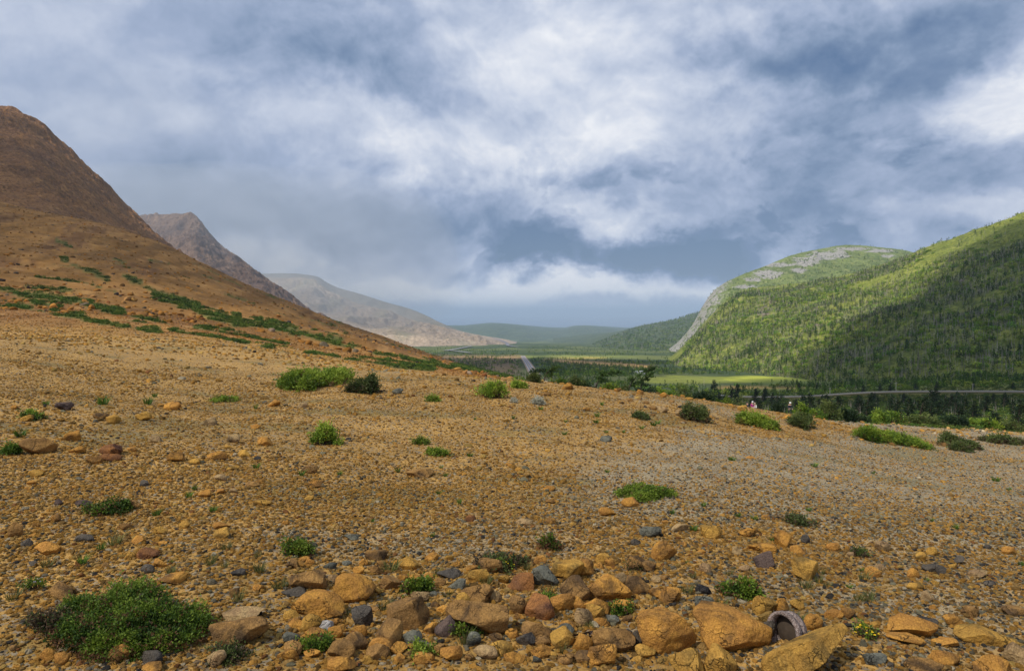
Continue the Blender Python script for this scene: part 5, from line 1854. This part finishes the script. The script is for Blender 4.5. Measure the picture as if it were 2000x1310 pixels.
# ------------------------------------------------------------------ people walking below the crest
def skin_mesh(name, joints, bones, levels=2):
    """joints: name -> (x, y, z, radius); one continuous skinned surface, evaluated to a plain mesh"""
    names = list(joints)
    me = bpy.data.meshes.new(name)
    me.from_pydata([joints[k][:3] for k in names], [(names.index(a), names.index(b_)) for a, b_ in bones], [])
    o = bpy.data.objects.new(name, me)
    C.objects.link(o)
    sk = o.modifiers.new('skin', 'SKIN')
    for i, k in enumerate(names):
        sv = me.skin_vertices[0].data[i]
        sv.radius = (joints[k][3], joints[k][3] * (.72 if k in ('chest', 'belly', 'pelvis', 'shoulders') else 1))
        sv.use_root = i == 0
    o.modifiers.new('sub', 'SUBSURF').levels = levels
    bpy.context.view_layer.update()
    ev = o.evaluated_get(bpy.context.evaluated_depsgraph_get())
    out = bpy.data.meshes.new_from_object(ev)
    bpy.data.objects.remove(o)
    out.polygons.foreach_set('use_smooth', np.ones(len(out.polygons), bool))
    return out


def person(px, d, h, cloth, legs_c, hat_c, label, turn, seed, stoop=0.0):
    rng = random.Random(seed)
    x = (px - 1000) / FX * d
    z = float(gheight([x], [d])[0])
    e = bpy.data.objects.new('person', None)
    C.objects.link(e)
    e.location = (x, d, z)
    e.rotation_euler = (0, 0, turn)
    s = h / 1.72
    e.scale = (s, s, s)
    tag(e, label, 'person', 'people walking below the crest')
    st = stoop
    J = {'pelvis': (0, 0, .92, .15), 'belly': (0, .02 + st * .1, 1.10, .135), 'chest': (0, .03 + st * .2, 1.30, .16), 'shoulders': (0, .02 + st * .3, 1.43, .12), 'neck': (0, .03 + st * .35, 1.50, .055), 'chin': (0, .05 + st * .4, 1.56, .075), 'head': (0, .04 + st * .4, 1.64, .098), 'crown': (0, .03 + st * .4, 1.71, .055)}
    B = [('pelvis', 'belly'), ('belly', 'chest'), ('chest', 'shoulders'), ('shoulders', 'neck'), ('neck', 'chin'), ('chin', 'head'), ('head', 'crown')]
    for sd, sg, step in (('l', -1, .16), ('r', 1, -.16)):
        J.update({sd + 'sh': (sg * .19, .02 + st * .3, 1.40, .065), sd + 'el': (sg * .25, .0 + st * .3, 1.14, .045), sd + 'wr': (sg * .22, .14 + st * .4, .95, .032), sd + 'palm': (sg * .215, .17 + st * .4, .88, .034),
                  sd + 'hip': (sg * .09, 0, .86, .095), sd + 'kn': (sg * .10, step * .6 + .03, .48, .062), sd + 'an': (sg * .10, step, .09, .042), sd + 'toe': (sg * .11, step + .15, .035, .035)})
        B += [('shoulders', sd + 'sh'), (sd + 'sh', sd + 'el'), (sd + 'el', sd + 'wr'), (sd + 'wr', sd + 'palm'), ('pelvis', sd + 'hip'), (sd + 'hip', sd + 'kn'), (sd + 'kn', sd + 'an'), (sd + 'an', sd + 'toe')]
        for q in range(4):
            n_ = '%sf%d' % (sd, q)
            J[n_] = (sg * (.20 + .012 * q), .185 + st * .4 + .008 * q, .80 + .006 * abs(q - 1.5), .0095)
            B.append((sd + 'palm', n_))
        J[sd + 'th'] = (sg * .18, .20 + st * .4, .85, .010)
        B.append((sd + 'palm', sd + 'th'))
    body = link('body', skin_mesh('body', J, B, 2), plain('skin', (.52, .32, .23)), e)
    g = .022
    JJ = {k: (*J[k][:3], J[k][3] + g) for k in ('pelvis', 'belly', 'chest', 'shoulders', 'lsh', 'lel', 'lwr', 'rsh', 'rel', 'rwr')}
    BB = [q for q in B if q[0] in JJ and q[1] in JJ]
    link('jacket', skin_mesh('jacket', JJ, BB, 2), cloth, e)
    JJ = {k: (*J[k][:3], J[k][3] + .018) for k in ('pelvis', 'lhip', 'lkn', 'lan', 'rhip', 'rkn', 'ran')}
    BB = [q for q in B if q[0] in JJ and q[1] in JJ]
    link('trousers', skin_mesh('trousers', JJ, BB, 2), legs_c, e)
    hx, hy, hz, _ = J['head']
    V, F = ico(3)
    cap = V.copy()
    cap[:, 2] = np.where(cap[:, 2] < 0, cap[:, 2] * .08, cap[:, 2] * .95)
    brim = (V[:, 2] < .1)
    cap[brim, :2] *= 1.28
    link('hat', mk_mesh('hat', cap * .125 + np.array((hx, hy, hz + .01)), F), hat_c, e)
    nose = V * (.016, .022, .022) + np.array((hx, hy + .105, hz - .035))
    link('nose', mk_mesh('nose', nose, F), body.data.materials[0], e)
    return e


CW = plain('white_cloth', (.80, .79, .78))
CM = plain('magenta_cloth', (.42, .02, .26))
CB = plain('beige_cloth', (.50, .40, .32))
CD = plain('dark_cloth', (.035, .037, .05))
person(1469.5, 93, 1.70, CM, CB, CW, 'person in a magenta jacket and white hat walking below the crest', R(200), 1)
person(1474.3, 95, 1.50, CW, CD, CB, 'person in white clothing walking beside the magenta jacket', R(160), 2)
person(1542.5, 80, 1.65, CD, CD, CW, 'person in dark clothes and a white cap, half hidden behind bushes', R(180), 3, .3)
person(1461.5, 97, 1.62, CD, CD, CD, 'person all in dark clothes left of the magenta jacket', R(120), 4, .5)

# ------------------------------------------------------------------ vehicles parked on the valley floor, utility poles
M_VAN = plain('white_car_paint', (.80, .80, .80), .35, .5)
M_GLASS = plain('car_glass', (.03, .035, .04), .1, .6)
M_TYRE = plain('tyre_rubber', (.03, .03, .03))


def box_prism(name, prof, half, bevel=.05):
    """side profile (y, z) given width"""
    bm = bmesh.new()
    a = [bm.verts.new((-half, y, z)) for y, z in prof]
    b_ = [bm.verts.new((half, y, z)) for y, z in prof]
    bm.faces.new(a)
    bm.faces.new(b_[::-1])
    for i in range(len(prof)):
        j = (i + 1) % len(prof)
        bm.faces.new((a[j], a[i], b_[i], b_[j]))
    bmesh.ops.recalc_face_normals(bm, faces=bm.faces)
    bmesh.ops.bevel(bm, geom=bm.edges[:], offset=bevel, segments=2, affect='EDGES')
    me = bpy.data.meshes.new(name)
    bm.to_mesh(me)
    return me


def vehicle(px, d, van, label, turn):
    x = (px - 1000) / FX * d
    z = float(gheight([x], [d])[0])
    e = bpy.data.objects.new('parked_van' if van else 'parked_car', None)
    C.objects.link(e)
    e.location = (x, d, z + .1)
    e.rotation_euler = (0, 0, turn)
    tag(e, label, 'van' if van else 'car', 'white vehicles parked in the valley')
    if van:
        prof = [(-2.9, .4), (2.6, .4), (2.9, .7), (2.85, 1.15), (2.2, 1.4), (1.6, 2.6), (-2.8, 2.75), (-2.95, 2.4)]
        win = [(1.25, 1.5), (2.05, 1.45), (1.62, 2.2), (1.25, 2.2)]
        win2 = [(-2.0, 1.5), (.6, 1.5), (.6, 2.15), (-2.0, 2.15)]
        ax, half = (-1.9, 1.9), 1.02
    else:
        prof = [(-2.2, .35), (2.1, .35), (2.2, .6), (2.1, .85), (1.0, 1.0), (.35, 1.48), (-1.5, 1.5), (-2.1, 1.0)]
        win = [(-.2, 1.02), (.75, 1.02), (.25, 1.40), (-.2, 1.40)]
        win2 = [(-1.7, 1.02), (-.35, 1.02), (-.35, 1.42), (-1.45, 1.42)]
        ax, half = (-1.35, 1.35), .88
    link('body', box_prism('body', prof, half), M_VAN, e)
    for wn in (win, win2):
        link('window', box_prism('window', wn, half + .02, .01), M_GLASS, e)
    for yy in ax:
        for sx in (-1, 1):
            t = np.linspace(0, 2 * math.pi, 17)[:-1]
            r = .34
            V = np.concatenate([np.stack([np.full(16, sx * half - .12), yy + r * np.cos(t), .34 + r * np.sin(t)], 1), np.stack([np.full(16, sx * half + .04), yy + r * np.cos(t), .34 + r * np.sin(t)], 1), np.array([(sx * half + .04, yy, .34)] * 16)])
            F = [(i, (i + 1) % 16, 16 + (i + 1) % 16, 16 + i) for i in range(16)] + [(16 + i, 16 + (i + 1) % 16, 32 + (i + 1) % 16, 32 + i) for i in range(16)]
            link('wheel', mk_mesh('wheel', V, F, False), M_TYRE, e)


vehicle(1253, 540, True, 'white camper van parked at the far edge of the yellow meadow', R(80))
vehicle(1241, 560, False, 'small white car parked left of the camper van', R(75))
vehicle(1193, 500, True, 'white van seen between the two windswept trees, by itself', R(95))
M_POLE = plain('weathered_pole', (.38, .35, .31), var=.2)
for k, (px, d, h) in enumerate(((1750, 232, 3.4), (1621, 240, 2.6), (1900, 226, 2.8))):
    x = (px - 1000) / FX * d
    z = float(gheight([x], [d])[0])
    V, F = tubes([((0, 0, -.3), (0, 0, h), .12, .09), ((-.55, 0, h * .9), (.55, 0, h * .9), .05, .05)], 8)
    o = link('utility_pole', mk_mesh('utility_pole', V, F), M_POLE, None, (x, d, z))
    tag(o, ('tallest pale post standing beside the far road', 'short pale post beside the far road, nearest the hikers', 'short pale post beside the far road toward the right edge')[k], 'post', 'posts along the far road')

# ------------------------------------------------------------------ clouds that shade parts of the land (they hang outside the haze)
M_CLOUD = {}


def cloud_material(dens):
    if dens not in M_CLOUD:
        m = bpy.data.materials.new('cloud')
        m.use_nodes = True
        m.node_tree.nodes.clear()
        n = NT(m.node_tree)
        v = n.new('ShaderNodeVolumePrincipled')
        v.inputs['Color'].default_value = (.93, .95, 1, 1)
        v.inputs['Density'].default_value = dens
        o = n.new('ShaderNodeOutputMaterial')
        n.put(o.inputs['Volume'], v.outputs[0])
        M_CLOUD[dens] = m
    return M_CLOUD[dens]


def cloud(target, alt, rx, ry, thick, dens, rot, seed, rag=.30):
    """a drifting cloud whose shadow falls on the ground point 'target'"""
    t = np.array(target, float)
    s = np.array(SUND)
    c = t + s * ((alt - t[2]) / s[2])
    V, F = ico(5)
    p = V.copy()
    p *= (1 + rag * fbm(p * 1.6 + seed, 5, .6, seed=seed))[:, None]
    p = p * np.array((rx, ry, thick / 2))
    a = R(rot)
    p = np.stack([p[:, 0] * math.cos(a) - p[:, 1] * math.sin(a), p[:, 0] * math.sin(a) + p[:, 1] * math.cos(a), p[:, 2]], 1)
    o = link('cloud', mk_mesh('cloud', p + c, F), cloud_material(dens))
    o['kind'] = 'structure'
    return o


cloud((450, 365, -20), 1100, 540, 285, 230, .0125, 45, 1, .62)
cloud((0, 1, 0), 900, 150, 19, 70, .0034, 0, 4)  # unseen thin cloud added to dim the nearest gravel
cloud((-400, 430, 40), 1100, 640, 450, 150, .0085, 60, 2)
cloud((60, 830, -60), 1200, 150, 120, 120, .010, 0, 6)
# ------------------------------------------------------------------ air
bm = bmesh.new()
bmesh.ops.create_cube(bm, size=1.0)
me = bpy.data.meshes.new('haze')
bm.to_mesh(me)
bm.free()
mh = bpy.data.materials.new('haze')
mh.use_nodes = True
mh.node_tree.nodes.clear()
n = NT(mh.node_tree)
v = n.new('ShaderNodeVolumePrincipled')
v.inputs['Color'].default_value = (.62, .80, 1.0, 1)
v.inputs['Density'].default_value = 0.00008
o = n.new('ShaderNodeOutputMaterial')
n.put(o.inputs['Volume'], v.outputs[0])
hz = link('haze', me, mh, None, (0, 33000, (345 - 290) / 2))
hz.scale = (124000, 72000, 345 + 290)
hz['kind'] = 'stuff'


def veil(c, r, dens, seed):
    V, F = ico(4)
    p = V * (1 + .22 * fbm(V * 1.4 + seed, 3, .5, seed=seed))[:, None] * np.array(r) + np.array(c)
    m = bpy.data.materials.new('mist')
    m.use_nodes = True
    m.node_tree.nodes.clear()
    n = NT(m.node_tree)
    v = n.new('ShaderNodeVolumePrincipled')
    v.inputs['Color'].default_value = (.86, .93, 1.0, 1)
    v.inputs['Density'].default_value = dens
    o = n.new('ShaderNodeOutputMaterial')
    n.put(o.inputs['Volume'], v.outputs[0])
    o = link('mist', mk_mesh('mist', p, F), m)
    o['kind'] = 'stuff'


# a shower drifting between the two farther ridges on the left
veil((-1420, 3000, 200), (1200, 620, 470), .00075, 3)
veil((-1120, 1780, 330), (520, 250, 330), .0004, 8)
